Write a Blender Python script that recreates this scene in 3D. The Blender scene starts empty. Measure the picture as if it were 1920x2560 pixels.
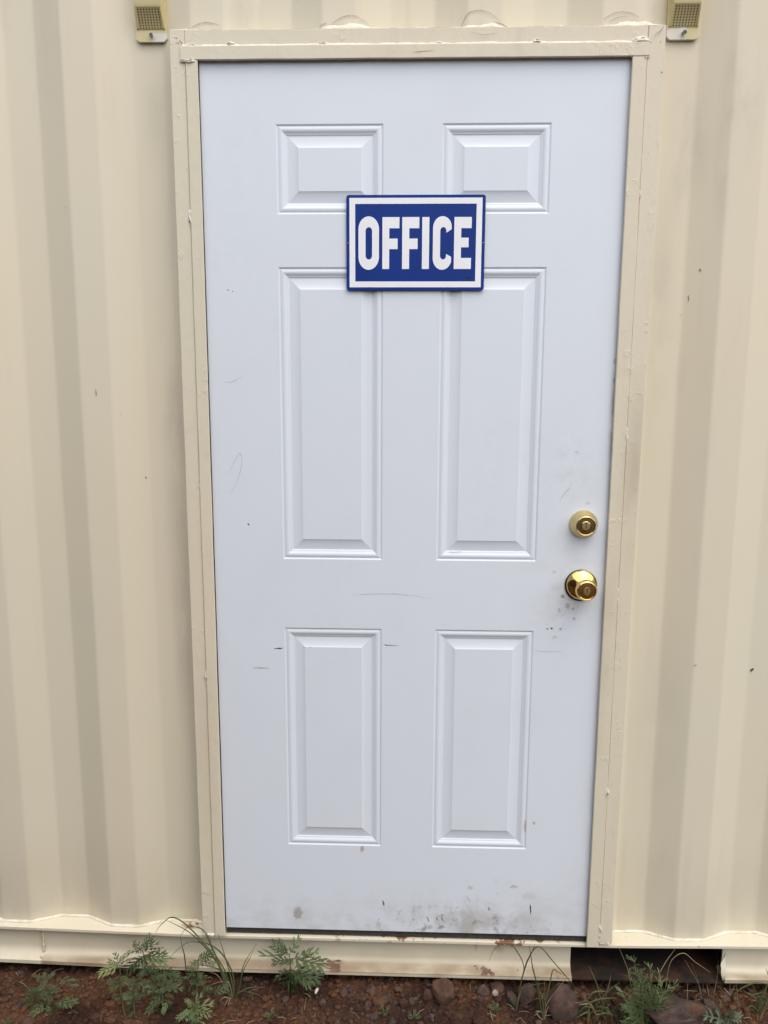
import bpy, bmesh, math, random
from mathutils import Vector, Matrix, noise
R = math.radians
rng = random.Random(7)
scene = bpy.context.scene
COL = scene.collection

# ------------------------------------------------------------------ camera, sky, sun, exposure
cam_d = bpy.data.cameras.new('camera')
cam = bpy.data.objects.new('camera', cam_d); COL.objects.link(cam)
right = Vector((0.99949635, 0.03150632, 0.00379375))
up = Vector((-0.00884263, 0.16169791, 0.98680069))
fwd = Vector((-0.03047702, 0.98633723, -0.16189507))
rot = Matrix((right, up, -fwd)).transposed()
cam.matrix_world = Matrix.Translation((-0.0063, -1.76311, 1.35041)) @ rot.to_4x4()
cam_d.sensor_fit = 'HORIZONTAL'; cam_d.sensor_width = 36.0; cam_d.lens = 36.75
cam_d.clip_start = 0.02; cam_d.clip_end = 2000
scene.camera = cam

SUN_EL, SUN_AZ = 62.0, 28.0     # azimuth measured from straight in front of the wall towards its right
sun_dir = Vector((math.sin(R(SUN_AZ))*math.cos(R(SUN_EL)), -math.cos(R(SUN_AZ))*math.cos(R(SUN_EL)), math.sin(R(SUN_EL))))
world = bpy.data.worlds.new('World'); scene.world = world; world.use_nodes = True
wn, wl = world.node_tree.nodes, world.node_tree.links
wn.clear()
sky = wn.new('ShaderNodeTexSky'); sky.sky_type = 'NISHITA'; sky.sun_disc = False
sky.sun_elevation = R(SUN_EL); sky.sun_rotation = math.atan2(sun_dir.x, sun_dir.y)
sky.air_density = 1.0; sky.dust_density = 6.0; sky.ozone_density = 1.0; sky.altitude = 300
hs = wn.new('ShaderNodeHueSaturation'); hs.inputs['Saturation'].default_value = 0.8
bg = wn.new('ShaderNodeBackground'); bg.inputs['Strength'].default_value = 0.085
wo = wn.new('ShaderNodeOutputWorld')
wl.new(sky.outputs[0], hs.inputs['Color']); wl.new(hs.outputs[0], bg.inputs['Color']); wl.new(bg.outputs[0], wo.inputs['Surface'])
sun_l = bpy.data.lights.new('sun', 'SUN'); sun_l.energy = 1.5; sun_l.angle = R(115); sun_l.color = (1.0, 0.985, 0.96)
sun = bpy.data.objects.new('sun', sun_l); COL.objects.link(sun)
sun.rotation_euler = (-sun_dir).to_track_quat('-Z', 'Y').to_euler()
vs = scene.view_settings
scene.display_settings.display_device = 'sRGB'
vs.view_transform = 'Standard'; vs.look = 'None'; vs.gamma = 1; vs.use_curve_mapping = False
vs.exposure = 0.90

# ------------------------------------------------------------------ object helpers
def tag(o, label=None, cat=None, group=None, kind=None):
    if label: o['label'] = label
    if cat: o['category'] = cat
    if group: o['group'] = group
    if kind: o['kind'] = kind
    return o

def thing(name, loc, label, cat, group=None):
    o = bpy.data.objects.new(name, None); COL.objects.link(o)
    o.location = loc; o.empty_display_size = 0.02
    return tag(o, label, cat, group)

WORLD = {}
def parent_to(o, p):
    o.parent = p
    o.matrix_parent_inverse = WORLD.get(p.name, Matrix.Translation(p.location)).inverted()
    WORLD[o.name] = Matrix.Translation(o.location)

def link_mesh(name, me, mat=None, parent=None, smooth=None):
    if mat is not None:
        for m in (mat if isinstance(mat, (list, tuple)) else [mat]): me.materials.append(m)
    if smooth is not None:
        for p in me.polygons: p.use_smooth = True
        if smooth < 179: me.set_sharp_from_angle(angle=R(smooth))
    o = bpy.data.objects.new(name, me); COL.objects.link(o)
    if parent is not None: parent_to(o, parent)
    return o

def pyobj(name, verts, faces, mat=None, parent=None, smooth=None, mi=None):
    me = bpy.data.meshes.new(name); me.from_pydata([tuple(v) for v in verts], [], faces)
    if mi: me.polygons.foreach_set('material_index', mi)
    me.update()
    return link_mesh(name, me, mat, parent, smooth)

class MB:
    """collects shapes; build() links them as one mesh"""
    def __init__(s): s.v = []; s.f = []; s.m = []
    def add(s, v, f, mi=0):
        k = len(s.v); s.v += [tuple(p) for p in v]; s.f += [tuple(i+k for i in q) for q in f]; s.m += [mi]*len(f)
    def box(s, x0, x1, y0, y1, z0, z1, bev=0.0, mi=0):
        if bev <= 0:
            v = [(x, y, z) for z in (z0, z1) for y in (y0, y1) for x in (x0, x1)]
            s.add(v, [(0,2,3,1),(4,5,7,6),(0,1,5,4),(2,6,7,3),(0,4,6,2),(1,3,7,5)], mi); return
        bm = bmesh.new(); bmesh.ops.create_cube(bm, size=1)
        for w in bm.verts: w.co = ((x0+x1)/2+w.co.x*(x1-x0), (y0+y1)/2+w.co.y*(y1-y0), (z0+z1)/2+w.co.z*(z1-z0))
        bmesh.ops.bevel(bm, geom=bm.edges[:], offset=bev, segments=2, affect='EDGES', profile=0.5)
        s.bm(bm, mi)
    def bm(s, bm, mi=0):
        bm.verts.index_update()
        s.add([w.co[:] for w in bm.verts], [[w.index for w in f.verts] for f in bm.faces], mi); bm.free()
    def tube(s, pts, r, n=6, mi=0, cap=True):
        pts = [Vector(p) for p in pts]; k = len(pts); vs_, fs = [], []
        rr = r if isinstance(r, (list, tuple)) else [r]*k
        for i, p in enumerate(pts):
            d = (pts[min(i+1, k-1)]-pts[max(i-1, 0)]).normalized()
            a = d.cross(Vector((0.13, 0.31, 0.94))).normalized(); b = d.cross(a)
            for j in range(n):
                t = 2*math.pi*j/n; vs_.append(p+(a*math.cos(t)+b*math.sin(t))*rr[i])
        for i in range(k-1):
            for j in range(n): fs.append((i*n+j, i*n+(j+1) % n, (i+1)*n+(j+1) % n, (i+1)*n+j))
        if cap: fs.append(tuple(range(n))[::-1]); fs.append(tuple(range((k-1)*n, k*n)))
        s.add(vs_, fs, mi)
    def lathe(s, prof, c, n=40, mi=0):
        """profile (radius, distance towards the viewer); axis along -Y"""
        v, f = [], []
        for r_, d in prof:
            for j in range(n):
                t = 2*math.pi*j/n; v.append((c[0]+r_*math.cos(t), c[1]-d, c[2]+r_*math.sin(t)))
        for i in range(len(prof)-1):
            for j in range(n): f.append((i*n+j, i*n+(j+1) % n, (i+1)*n+(j+1) % n, (i+1)*n+j))
        f.append(tuple(range((len(prof)-1)*n, len(prof)*n)))
        s.add(v, f, mi)
    def prism(s, outline, y0, y1, mi=0):
        """outline in (x, z), front face at y0 (nearer the viewer)"""
        n = len(outline)
        v = [(x, y0, z) for x, z in outline]+[(x, y1, z) for x, z in outline]
        s.add(v, [tuple(range(n)), tuple(range(2*n-1, n-1, -1))]+[(i, i+n, (i+1) % n+n, (i+1) % n) for i in range(n)], mi)
    def build(s, name, mat, parent=None, smooth=None):
        return pyobj(name, s.v, s.f, mat, parent, smooth, s.m if any(s.m) else None)

# ------------------------------------------------------------------ node helpers
class NT:
    def __init__(s, name):
        s.m = bpy.data.materials.new(name); s.m.use_nodes = True
        s.n = s.m.node_tree.nodes; s.l = s.m.node_tree.links; s.n.clear()
        s.out = s.n.new('ShaderNodeOutputMaterial'); s.b = s.n.new('ShaderNodeBsdfPrincipled')
        s.l.new(s.b.outputs[0], s.out.inputs[0])
        s.pos = s.n.new('ShaderNodeNewGeometry').outputs['Position']
        s.obj = s.n.new('ShaderNodeTexCoord').outputs['Object']
    def put(s, sock, v):
        if hasattr(v, 'is_linked') or isinstance(v, bpy.types.NodeSocket): s.l.new(v, sock)
        elif v is not None: sock.default_value = v
    def math(s, op, a, b=None, clamp=False):
        n = s.n.new('ShaderNodeMath'); n.operation = op; n.use_clamp = clamp
        s.put(n.inputs[0], a); s.put(n.inputs[1], b); return n.outputs[0]
    def vec(s, op, a, b):
        n = s.n.new('ShaderNodeVectorMath'); n.operation = op
        s.put(n.inputs[0], a); s.put(n.inputs[1], b); return n.outputs['Value' if op in ('LENGTH', 'DOT_PRODUCT') else 'Vector']
    def noise(s, scale, detail=4, rough=0.55, co=None, stretch=None, dist=0.0):
        co = co or s.pos
        if stretch: co = s.vec('MULTIPLY', co, stretch)
        n = s.n.new('ShaderNodeTexNoise'); s.put(n.inputs['Vector'], co)
        n.inputs['Scale'].default_value = scale; n.inputs['Detail'].default_value = detail
        n.inputs['Roughness'].default_value = rough; n.inputs['Distortion'].default_value = dist
        return n.outputs['Fac']
    def ramp(s, f, lo, hi, a=0.0, b=1.0):
        n = s.n.new('ShaderNodeMapRange'); n.interpolation_type = 'SMOOTHSTEP'
        s.put(n.inputs['Value'], f); n.inputs['From Min'].default_value = lo; n.inputs['From Max'].default_value = hi
        n.inputs['To Min'].default_value = a; n.inputs['To Max'].default_value = b; return n.outputs[0]
    def mix(s, f, a, b, mode='MIX'):
        n = s.n.new('ShaderNodeMix'); n.data_type = 'RGBA'; n.blend_type = mode
        s.put(n.inputs[0], f)
        for sk, v in ((n.inputs[6], a), (n.inputs[7], b)):
            if isinstance(v, (tuple, list)): sk.default_value = (*v, 1) if len(v) == 3 else v
            else: s.l.new(v, sk)
        return n.outputs[2]
    def blob(s, c, r, edge=0.0):
        """1 at the centre of an ellipsoid, 0 at its rim"""
        d = s.vec('SUBTRACT', s.pos, c); d = s.vec('DIVIDE', d, r); L = s.vec('LENGTH', d, None)
        return s.ramp(L, edge, 1.0, 1.0, 0.0)
    def z(s): return s.sep(s.pos)[2]
    def sep(s, v):
        n = s.n.new('ShaderNodeSeparateXYZ'); s.l.new(v, n.inputs[0]); return n.outputs
    def bump(s, h, strength=0.2, dist=0.001, prev=None):
        n = s.n.new('ShaderNodeBump'); n.inputs['Strength'].default_value = strength; n.inputs['Distance'].default_value = dist
        s.put(n.inputs['Height'], h)
        if prev is not None: s.l.new(prev, n.inputs['Normal'])
        return n.outputs[0]
    def done(s, col=None, rough=None, nrm=None, metal=None, spec=None):
        b = s.b.inputs
        if col is not None:
            if isinstance(col, (tuple, list)): b['Base Color'].default_value = (*col, 1)
            else: s.l.new(col, b['Base Color'])
        if rough is not None: s.put(b['Roughness'], rough)
        if nrm is not None: s.l.new(nrm, b['Normal'])
        if metal is not None: b['Metallic'].default_value = metal
        if spec is not None: b['Specular IOR Level'].default_value = spec
        return s.m

CREAM = (0.655, 0.598, 0.462)
def cream_mat(name, kind):
    t = NT(name)
    col = t.mix(t.ramp(t.noise(2.2, 3, stretch=(1, 1, 0.35)), 0.35, 0.7), CREAM, (0.630, 0.598, 0.472))
    col = t.mix(t.ramp(t.noise(1.3, 2, stretch=(1, 1, 0.5)), 0.5, 0.75, 0, 0.55), col, (0.645, 0.570, 0.448))
    # long faint run marks and rubbed-in grime
    run = t.math('MULTIPLY', t.ramp(t.noise(9, 4, stretch=(3, 3, 0.18)), 0.52, 0.75), t.ramp(t.noise(1.7, 2), 0.45, 0.65))
    col = t.mix(t.math('MULTIPLY', run, 0.22), col, (0.46, 0.40, 0.32))
    n1 = t.noise(7, 5, stretch=(1.6, 1.6, 0.6)); sp = t.noise(55, 3)
    if kind == 'wall':
        for c, r_, k in (((0.69, 0.03, 1.94), (0.055, 0.2, 0.17), 0.30), ((0.66, 0.03, 1.86), (0.03, 0.2, 0.26), 0.16), ((0.585, 0.03, 1.86), (0.06, 0.2, 0.24), 0.20),
                         ((0.55, 0.03, 1.5), (0.05, 0.2, 0.4), 0.15), ((0.67, 0.03, 1.05), (0.05, 0.2, 0.25), 0.14), ((-0.55, 0.03, 1.25), (0.05, 0.2, 0.6), 0.16),
                         ((-0.545, 0.03, 0.75), (0.04, 0.2, 0.35), 0.16), ((-0.57, 0.03, 1.93), (0.04, 0.2, 0.16), 0.12), ((-0.36, 0.03, 2.12), (0.05, 0.2, 0.09), 0.20), ((0.50, 0.03, 2.13), (0.03, 0.2, 0.08), 0.22),
                         ((0.6, 0.03, 0.55), (0.09, 0.2, 0.35), 0.10)):
            col = t.mix(t.math('MULTIPLY', t.math('MULTIPLY', t.blob(c, r_), t.ramp(n1, 0.32, 0.62)), k*2.1), col, (0.37, 0.350, 0.300))
        zz = t.z()
        col = t.mix(t.math('MULTIPLY', t.ramp(zz, 0.30, -0.02), t.ramp(n1, 0.3, 0.7, 0.1, 0.32)), col, (0.40, 0.34, 0.25))
        col = t.mix(t.ramp(sp, 0.77, 0.80, 0, 0.4), col, (0.30, 0.25, 0.18))
        h = t.bump(t.noise(420, 3), 0.10, 0.0006); h = t.bump(t.noise(5, 3, stretch=(1, 1, 0.4)), 0.25, 0.006, h)
        return t.done(col, 0.52, h, spec=0.35)
    if kind == 'frame':
        for c, r_, k in (((0.50, 0, 1.15), (0.05, 0.2, 0.30), 0.32), ((0.455, 0, 0.75), (0.04, 0.2, 0.5), 0.16), ((-0.49, 0, 0.5), (0.05, 0.2, 0.4), 0.10), ((0.46, 0, 0.05), (0.05, 0.2, 0.1), 0.2)):
            col = t.mix(t.math('MULTIPLY', t.math('MULTIPLY', t.blob(c, r_), t.ramp(n1, 0.32, 0.62)), k*1.5), col, (0.36, 0.31, 0.22))
        col = t.mix(t.math('MULTIPLY', t.ramp(t.noise(30, 5, 0.65), 0.55, 0.7), 0.12), col, (0.45, 0.36, 0.25))
        col = t.mix(t.ramp(t.noise(70, 3, stretch=(1, 1, 0.5)), 0.77, 0.80, 0, 0.5), col, (0.22, 0.17, 0.12))
        h = t.bump(t.noise(95, 5, 0.7, stretch=(1, 1, 0.5)), 0.28, 0.0022); h = t.bump(t.noise(14, 3), 0.25, 0.003, h)
        lum = t.math('MULTIPLY', t.ramp(t.noise(34, 4, 0.7), 0.56, 0.68), t.ramp(t.noise(5, 2), 0.45, 0.6)); h = t.bump(t.math('MULTIPLY', lum, t.noise(210, 3)), 0.38, 0.003, h)
        return t.done(col, 0.5, h, spec=0.4)
    if kind == 'rail':
        zz = t.z(); x = t.sep(t.pos)[0]
        n2 = t.noise(16, 6, 0.65, dist=0.6); n3 = t.noise(4, 2)
        band = t.math('MULTIPLY', t.ramp(zz, -0.094, -0.104), t.ramp(zz, -0.1165, -0.1120, 0.25, 1.0))
        dirt = t.math('MULTIPLY', band, t.ramp(t.noise(9, 4, stretch=(1, 1, 3)), 0.25, 0.6, 0.35, 0.9))
        dirt = t.math('MULTIPLY', dirt, t.ramp(x, -0.935, -0.925))
        col = t.mix(dirt, col, (0.235, 0.165, 0.092))
        zone = t.math('MAXIMUM', t.math('MAXIMUM', t.blob((-0.18, 0, -0.106), (0.13, 0.3, 0.024)), t.blob((0.18, 0, -0.106), (0.085, 0.3, 0.02))), t.math('MULTIPLY', t.blob((0.02, 0, -0.106), (0.16, 0.3, 0.02)), 0.5))
        nr = t.noise(26, 6, 0.65, stretch=(0.7, 1, 1.5), dist=0.4)
        rust = t.math('MULTIPLY', t.ramp(t.math('ADD', nr, t.math('MULTIPLY', zone, 0.30)), 0.765, 0.795), t.ramp(zz, -0.088, -0.094))
        rust = t.math('MULTIPLY', rust, t.ramp(zone, 0.02, 0.2))
        col = t.mix(rust, col, t.mix(t.ramp(t.noise(90, 4), 0.4, 0.6), (0.135, 0.050, 0.020), (0.07, 0.030, 0.018)))
        stain = t.math('MAXIMUM', t.blob((0.235, 0, -0.055), (0.022, 0.2, 0.018)), t.blob((0.175, 0, -0.045), (0.008, 0.2, 0.03)))
        col = t.mix(t.math('MULTIPLY', stain, t.ramp(n2, 0.3, 0.6, 0.2, 0.55)), col, (0.26, 0.15, 0.08))
        col = t.mix(t.math('MULTIPLY', t.ramp(zz, -0.02, -0.1), t.ramp(n1, 0.35, 0.7, 0.05, 0.30)), col, (0.38, 0.33, 0.23))
        col = t.mix(t.ramp(sp, 0.71, 0.735, 0, 0.7), col, (0.14, 0.07, 0.04))
        # bare, rusty edge of the ledge under the door, chipped paint at the lower lip
        sill = t.math('MULTIPLY', t.ramp(x, -0.22, -0.12), t.ramp(x, 0.42, 0.34)); sill = t.math('MULTIPLY', sill, t.ramp(zz, -0.034, -0.030))
        col = t.mix(t.math('MULTIPLY', sill, t.ramp(t.noise(22, 6, 0.7), 0.56, 0.60)), col, (0.20, 0.095, 0.05))
        lip = t.math('MULTIPLY', t.ramp(zz, -0.119, -0.1215), t.ramp(t.noise(40, 5, 0.7), 0.56, 0.62))
        col = t.mix(lip, col, (0.06, 0.04, 0.03))
        ch = t.math('MULTIPLY', t.blob((-0.548, 0.03, -0.02), (0.036, 0.02, 0.01), 0.3), t.ramp(t.noise(45, 4), 0.4, 0.5))
        col = t.mix(ch, col, (0.20, 0.075, 0.03))
        h = t.bump(t.noise(260, 3), 0.12, 0.0008); h = t.bump(n2, 0.2, 0.004, h)
        return t.done(col, 0.5, h, spec=0.4)
    if kind == 'caulk':
        col = t.mix(t.ramp(t.noise(60, 4), 0.35, 0.7), (0.74, 0.71, 0.62), (0.62, 0.57, 0.44))
        col = t.mix(t.ramp(t.noise(110, 4, 0.7), 0.665, 0.70), col, (0.10, 0.075, 0.05))
        h = t.bump(t.noise(140, 5, 0.7), 0.6, 0.0035)
        return t.done(col, 0.45, h, spec=0.45)
M = {}
for k in ('wall', 'frame', 'rail', 'caulk'): M[k] = cream_mat('cream_paint_'+k, k)

def door_mat():
    t = NT('white_door_paint')
    n1 = t.noise(11, 6, 0.65, dist=0.4); n2 = t.noise(38, 5, 0.7); n3 = t.noise(3, 3)
    col = t.mix(n3, (0.650, 0.712, 0.780), (0.668, 0.720, 0.775))
    zz = t.z()
    def dirt(col, c, r_, k, lo=0.42, hi=0.62, tint=(0.30, 0.28, 0.24), n=n1):
        return t.mix(t.math('MULTIPLY', t.math('MULTIPLY', t.blob(c, r_), t.ramp(n, lo, hi)), k), col, tint)
    col = dirt(col, (0.37, 0, 0.93), (0.17, 0.2, 0.34), 0.30, 0.35, 0.75, (0.42, 0.42, 0.38))
    col = dirt(col, (0.36, 0, 0.87), (0.09, 0.2, 0.12), 0.26, 0.40, 0.68, n=n1)
    col = dirt(col, (0.345, 0, 0.80), (0.04, 0.2, 0.09), 0.4, 0.58, 0.66, n=n2)
    col = dirt(col, (0.36, 0, 1.17), (0.06, 0.2, 0.10), 0.16, 0.45, 0.66, n=n2)
    col = dirt(col, (0.452, 0, 1.27), (0.018, 0.2, 0.30), 0.85, 0.36, 0.62)
    col = dirt(col, (0.13, 0, 0.03), (0.36, 0.2, 0.11), 0.55, 0.43, 0.66, (0.34, 0.315, 0.27))
    col = dirt(col, (0.10, 0, 0.02), (0.34, 0.2, 0.075), 0.7, 0.53, 0.62, (0.24, 0.20, 0.16), n2)
    col = dirt(col, (0.18, 0, 0.06), (0.30, 0.2, 0.12), 0.5, 0.60, 0.66, (0.2, 0.2, 0.2), n2)
    def mark(col, c, r_, k, tint):
        f = t.math('ADD', t.blob(c, r_), t.math('MULTIPLY', t.math('SUBTRACT', t.noise(190, 5, 0.75, stretch=(1, 1, 0.55)), 0.5), 2.2))
        return t.mix(t.math('MULTIPLY', t.math('MULTIPLY', t.ramp(f, 0.22, 0.75), t.ramp(t.blob(c, r_), 0.02, 0.30)), k*0.85), col, tint)
    for a in (((-0.272, 0, 0.044), (0.022, 0.05, 0.032), 0.75, (0.27, 0.20, 0.16)), ((-0.1116, 0, 0.222), (0.009, 0.05, 0.015), 0.8, (0.38, 0.26, 0.19)),
              ((0.3057, 0, 0.30), (0.006, 0.05, 0.008), 0.8, (0.34, 0.24, 0.17)), ((0.2845, 0, 0.29), (0.005, 0.05, 0.03), 0.8, (0.40, 0.28, 0.20)),
              ((0.262, 0, 0.130), (0.016, 0.05, 0.009), 0.6, (0.36, 0.26, 0.2)), ((0.155, 0, 0.125), (0.013, 0.05, 0.010), 0.5, (0.30, 0.30, 0.30)), ((0.30, 0, 0.105), (0.03, 0.05, 0.02), 0.25, (0.34, 0.33, 0.31)),
              ((0.352, 0, 0.868), (0.009, 0.05, 0.008), 0.8, (0.20, 0.19, 0.17)), ((0.364, 0, 0.845), (0.010, 0.05, 0.014), 0.6, (0.24, 0.23, 0.21)), ((0.377, 0, 0.838), (0.006, 0.05, 0.005), 0.7, (0.2, 0.19, 0.17)),
              ((0.345, 0, 0.835), (0.008, 0.05, 0.008), 0.55, (0.26, 0.25, 0.23)), ((0.380, 0, 0.815), (0.007, 0.05, 0.007), 0.6, (0.22, 0.21, 0.2)), ((0.35, 0, 0.79), (0.006, 0.05, 0.006), 0.7, (0.2, 0.2, 0.2)), ((0.338, 0, 0.77), (0.010, 0.05, 0.007), 0.4, (0.3, 0.29, 0.28)),
              ((0.33, 0, 0.925), (0.010, 0.05, 0.008), 0.35, (0.3, 0.29, 0.28)), ((0.443, 0, 1.40), (0.006, 0.05, 0.014), 0.5, (0.26, 0.25, 0.22)), ((0.444, 0, 1.36), (0.004, 0.05, 0.008), 0.5, (0.26, 0.25, 0.22)), ((0.37, 0, 1.20), (0.010, 0.05, 0.006), 0.4, (0.3, 0.3, 0.3)), ((0.40, 0, 1.085), (0.010, 0.05, 0.007), 0.35, (0.3, 0.3, 0.3))):
        col = mark(col, *a)
    col = t.mix(t.ramp(t.noise(80, 2), 0.78, 0.80, 0, 0.6), col, (0.2, 0.19, 0.18))
    col = t.mix(t.math('MULTIPLY', t.ramp(t.noise(4.5, 4), 0.5, 0.8), 0.12), col, (0.52, 0.52, 0.51))
    h = t.bump(t.noise(520, 2), 0.07, 0.0005); h = t.bump(t.noise(5, 2, stretch=(1, 1, 0.5)), 0.22, 0.006, h)
    smear = t.math('MULTIPLY', t.ramp(t.noise(3.2, 5, 0.6, stretch=(1.2, 1, 0.7)), 0.45, 0.75), t.ramp(n2, 0.35, 0.7))
    col = t.mix(t.math('MULTIPLY', smear, 0.16), col, (0.50, 0.50, 0.48))
    foot = t.math('MULTIPLY', t.ramp(zz, 0.16, -0.01), t.ramp(t.noise(13, 6, 0.7, stretch=(0.8, 1, 1.2)), 0.40, 0.70))
    col = t.mix(t.math('MULTIPLY', foot, 0.32), col, (0.36, 0.31, 0.26))
    return t.done(col, t.ramp(n1, 0.3, 0.7, 0.36, 0.5), h, spec=0.4)
M['door'] = door_mat()

def plain(name, col, rough=0.5, metal=0.0, var=0.12, scale=60, bump=0.1, bd=0.001, spec=0.5, obj=False):
    t = NT(name); co = t.obj if obj else t.pos
    n = t.noise(scale, 4, co=co)
    c = t.mix(t.ramp(n, 0.3, 0.7), tuple(x*(1-var) for x in col), tuple(min(1, x*(1+var)) for x in col))
    return t.done(c, rough, t.bump(t.noise(scale*3, 3, co=co), bump, bd), metal, spec)
M['brass'] = plain('polished_brass', (0.76, 0.56, 0.20), 0.07, 1.0, 0.04, 20, 0.01)
M['satin_brass'] = plain('satin_brass', (0.66, 0.54, 0.27), 0.34, 1.0, 0.05, 120, 0.05)
M['dark_brass'] = plain('dark_brass_face', (0.40, 0.34, 0.20), 0.22, 1.0, 0.12, 160, 0.05)
M['black'] = plain('black_hole', (0.008, 0.007, 0.006), 0.7, 0, 0.1, 50, 0.1)
M['rubber'] = plain('dark_rubber', (0.035, 0.033, 0.031), 0.55, 0, 0.25, 90, 0.2)
M['blue'] = plain('sign_blue', (0.006, 0.033, 0.215), 0.40, 0, 0.06, 8, 0.02, 0.0005, 0.18)
M['sign_white'] = plain('sign_white', (0.80, 0.82, 0.85), 0.35, 0, 0.02, 8, 0.02)
M['steel'] = plain('dull_steel', (0.30, 0.28, 0.26), 0.45, 0.8, 0.2, 150, 0.2)
M['scuff'] = plain('dark_scuff', (0.06, 0.058, 0.06), 0.8, 0, 0.3, 200, 0.1)
M['crack'] = plain('paint_crack', (0.30, 0.245, 0.175), 0.8, 0, 0.3, 200, 0.1)
M['thin_scuff'] = plain('pale_scratch', (0.40, 0.41, 0.43), 0.7, 0, 0.3, 200, 0.1)
def vent_mat():
    t = NT('tan_vent_plastic')
    col = t.mix(t.noise(30, 3), (0.56, 0.485, 0.245), (0.60, 0.53, 0.29))
    x, y, z = t.sep(t.pos)
    nx = t.math('MULTIPLY', t.noise(60, 2), 0.02)
    low = t.ramp(t.math('ADD', z, nx), 2.098, 2.0945)
    side = t.math('MAXIMUM', t.ramp(t.math('SUBTRACT', t.math('ABSOLUTE', x), 0), 0.568, 0.565), 0.0)
    col = t.mix(t.math('MULTIPLY', low, side), col, (0.63, 0.60, 0.52))
    return t.done(col, 0.45, t.bump(t.noise(300, 3), 0.08, 0.0006))
M['vent'] = vent_mat()
M['brown'] = plain('added_container_brown', (0.125, 0.062, 0.046), 0.55, 0, 0.25, 3, 0.1)  # kept dark so the added unseen container bounces little light onto the wall
def void_mat():
    t = NT('rusty_dark_steel')
    col = t.mix(t.ramp(t.noise(14, 5, 0.65), 0.4, 0.62), (0.009, 0.007, 0.006), (0.048, 0.020, 0.011))
    return t.done(col, 0.75, t.bump(t.noise(60, 5), 0.5, 0.004))
M['pocket'] = void_mat()

def soil_mat():
    t = NT('red_soil')
    n = t.noise(9, 6, 0.65); n2 = t.noise(70, 5, 0.7); n3 = t.noise(300, 3)
    col = t.mix(t.ramp(t.noise(5.5, 5, 0.6), 0.40, 0.60), (0.050, 0.025, 0.018), (0.135, 0.066, 0.034))
    col = t.mix(t.ramp(n2, 0.42, 0.66), t.mix(0.55, col, (0.022, 0.013, 0.011)), col)
    col = t.mix(t.ramp(n3, 0.62, 0.75, 0, 0.5), col, (0.17, 0.10, 0.065))
    h = t.bump(n3, 0.6, 0.004); h = t.bump(n2, 0.8, 0.012, h)
    return t.done(col, 0.95, h, spec=0.15)
M['soil'] = soil_mat()
def stone_mat(name, a, b):
    t = NT(name)
    col = t.mix(t.ramp(t.noise(40, 5, 0.65, co=t.pos), 0.35, 0.65), a, b)
    col = t.mix(t.ramp(t.noise(18, 4), 0.52, 0.7, 0, 0.55), col, (0.17, 0.075, 0.04))
    return t.done(col, 0.85, t.bump(t.noise(160, 5, 0.7), 0.6, 0.004), spec=0.25)
M['stone'] = stone_mat('purple_brown_stone', (0.046, 0.031, 0.027), (0.085, 0.058, 0.049))
M['stone_red'] = stone_mat('red_brown_stone', (0.055, 0.030, 0.022), (0.092, 0.050, 0.034))
M['stone_pale'] = stone_mat('pale_stone', (0.30, 0.24, 0.20), (0.40, 0.33, 0.28))
def clod_mat():
    t = NT('soil_crumb')
    col = t.mix(t.ramp(t.noise(5.5, 5, 0.6), 0.40, 0.60), (0.048, 0.024, 0.017), (0.130, 0.062, 0.033))
    col = t.mix(t.ramp(t.noise(120, 3), 0.4, 0.65, 0, 0.5), col, (0.03, 0.017, 0.013))
    return t.done(col, 0.95, t.bump(t.noise(400, 4, 0.7), 0.7, 0.002), spec=0.15)
M['clod'] = clod_mat()
M['shell'] = plain('white_shell', (0.62, 0.56, 0.50), 0.5, 0, 0.2, 200, 0.3)

def leaf_mat(name, a, b, c):
    t = NT(name)
    oi = t.n.new('ShaderNodeObjectInfo').outputs['Random']
    col = t.mix(oi, a, b); col = t.mix(t.ramp(t.noise(45, 4), 0.45, 0.7, 0, 0.6), col, c)
    bk = t.n.new('ShaderNodeNewGeometry').outputs['Backfacing']
    col = t.mix(t.math('MULTIPLY', bk, 0.35), col, (0.13, 0.16, 0.08))
    m = t.done(col, 0.6, t.bump(t.noise(300, 3), 0.3, 0.001), spec=0.3)
    tr = t.n.new('ShaderNodeBsdfTranslucent'); t.l.new(col, tr.inputs[0])
    mx = t.n.new('ShaderNodeMixShader'); mx.inputs[0].default_value = 0.22
    t.l.new(t.b.outputs[0], mx.inputs[1]); t.l.new(tr.outputs[0], mx.inputs[2]); t.l.new(mx.outputs[0], t.out.inputs[0])
    return m
M['leaf'] = leaf_mat('ragweed_green', (0.054, 0.088, 0.034), (0.088, 0.126, 0.047), (0.046, 0.072, 0.031))
M['leaf_blue'] = leaf_mat('blue_green_leaf', (0.105, 0.150, 0.105), (0.13, 0.175, 0.12), (0.08, 0.12, 0.08))
M['leaf_yellow'] = leaf_mat('yellowing_leaf', (0.22, 0.25, 0.085), (0.26, 0.27, 0.10), (0.16, 0.18, 0.07))
M['leaf_fresh'] = leaf_mat('fresh_green_leaf', (0.13, 0.19, 0.075), (0.16, 0.22, 0.085), (0.10, 0.15, 0.06))
M['grass'] = leaf_mat('green_grass', (0.085, 0.115, 0.045), (0.14, 0.17, 0.070), (0.075, 0.09, 0.04))
M['dry'] = leaf_mat('dry_straw', (0.26, 0.195, 0.115), (0.36, 0.29, 0.18), (0.18, 0.13, 0.08))
M['stem'] = leaf_mat('green_stem', (0.13, 0.15, 0.075), (0.16, 0.17, 0.085), (0.12, 0.10, 0.06))

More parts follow.
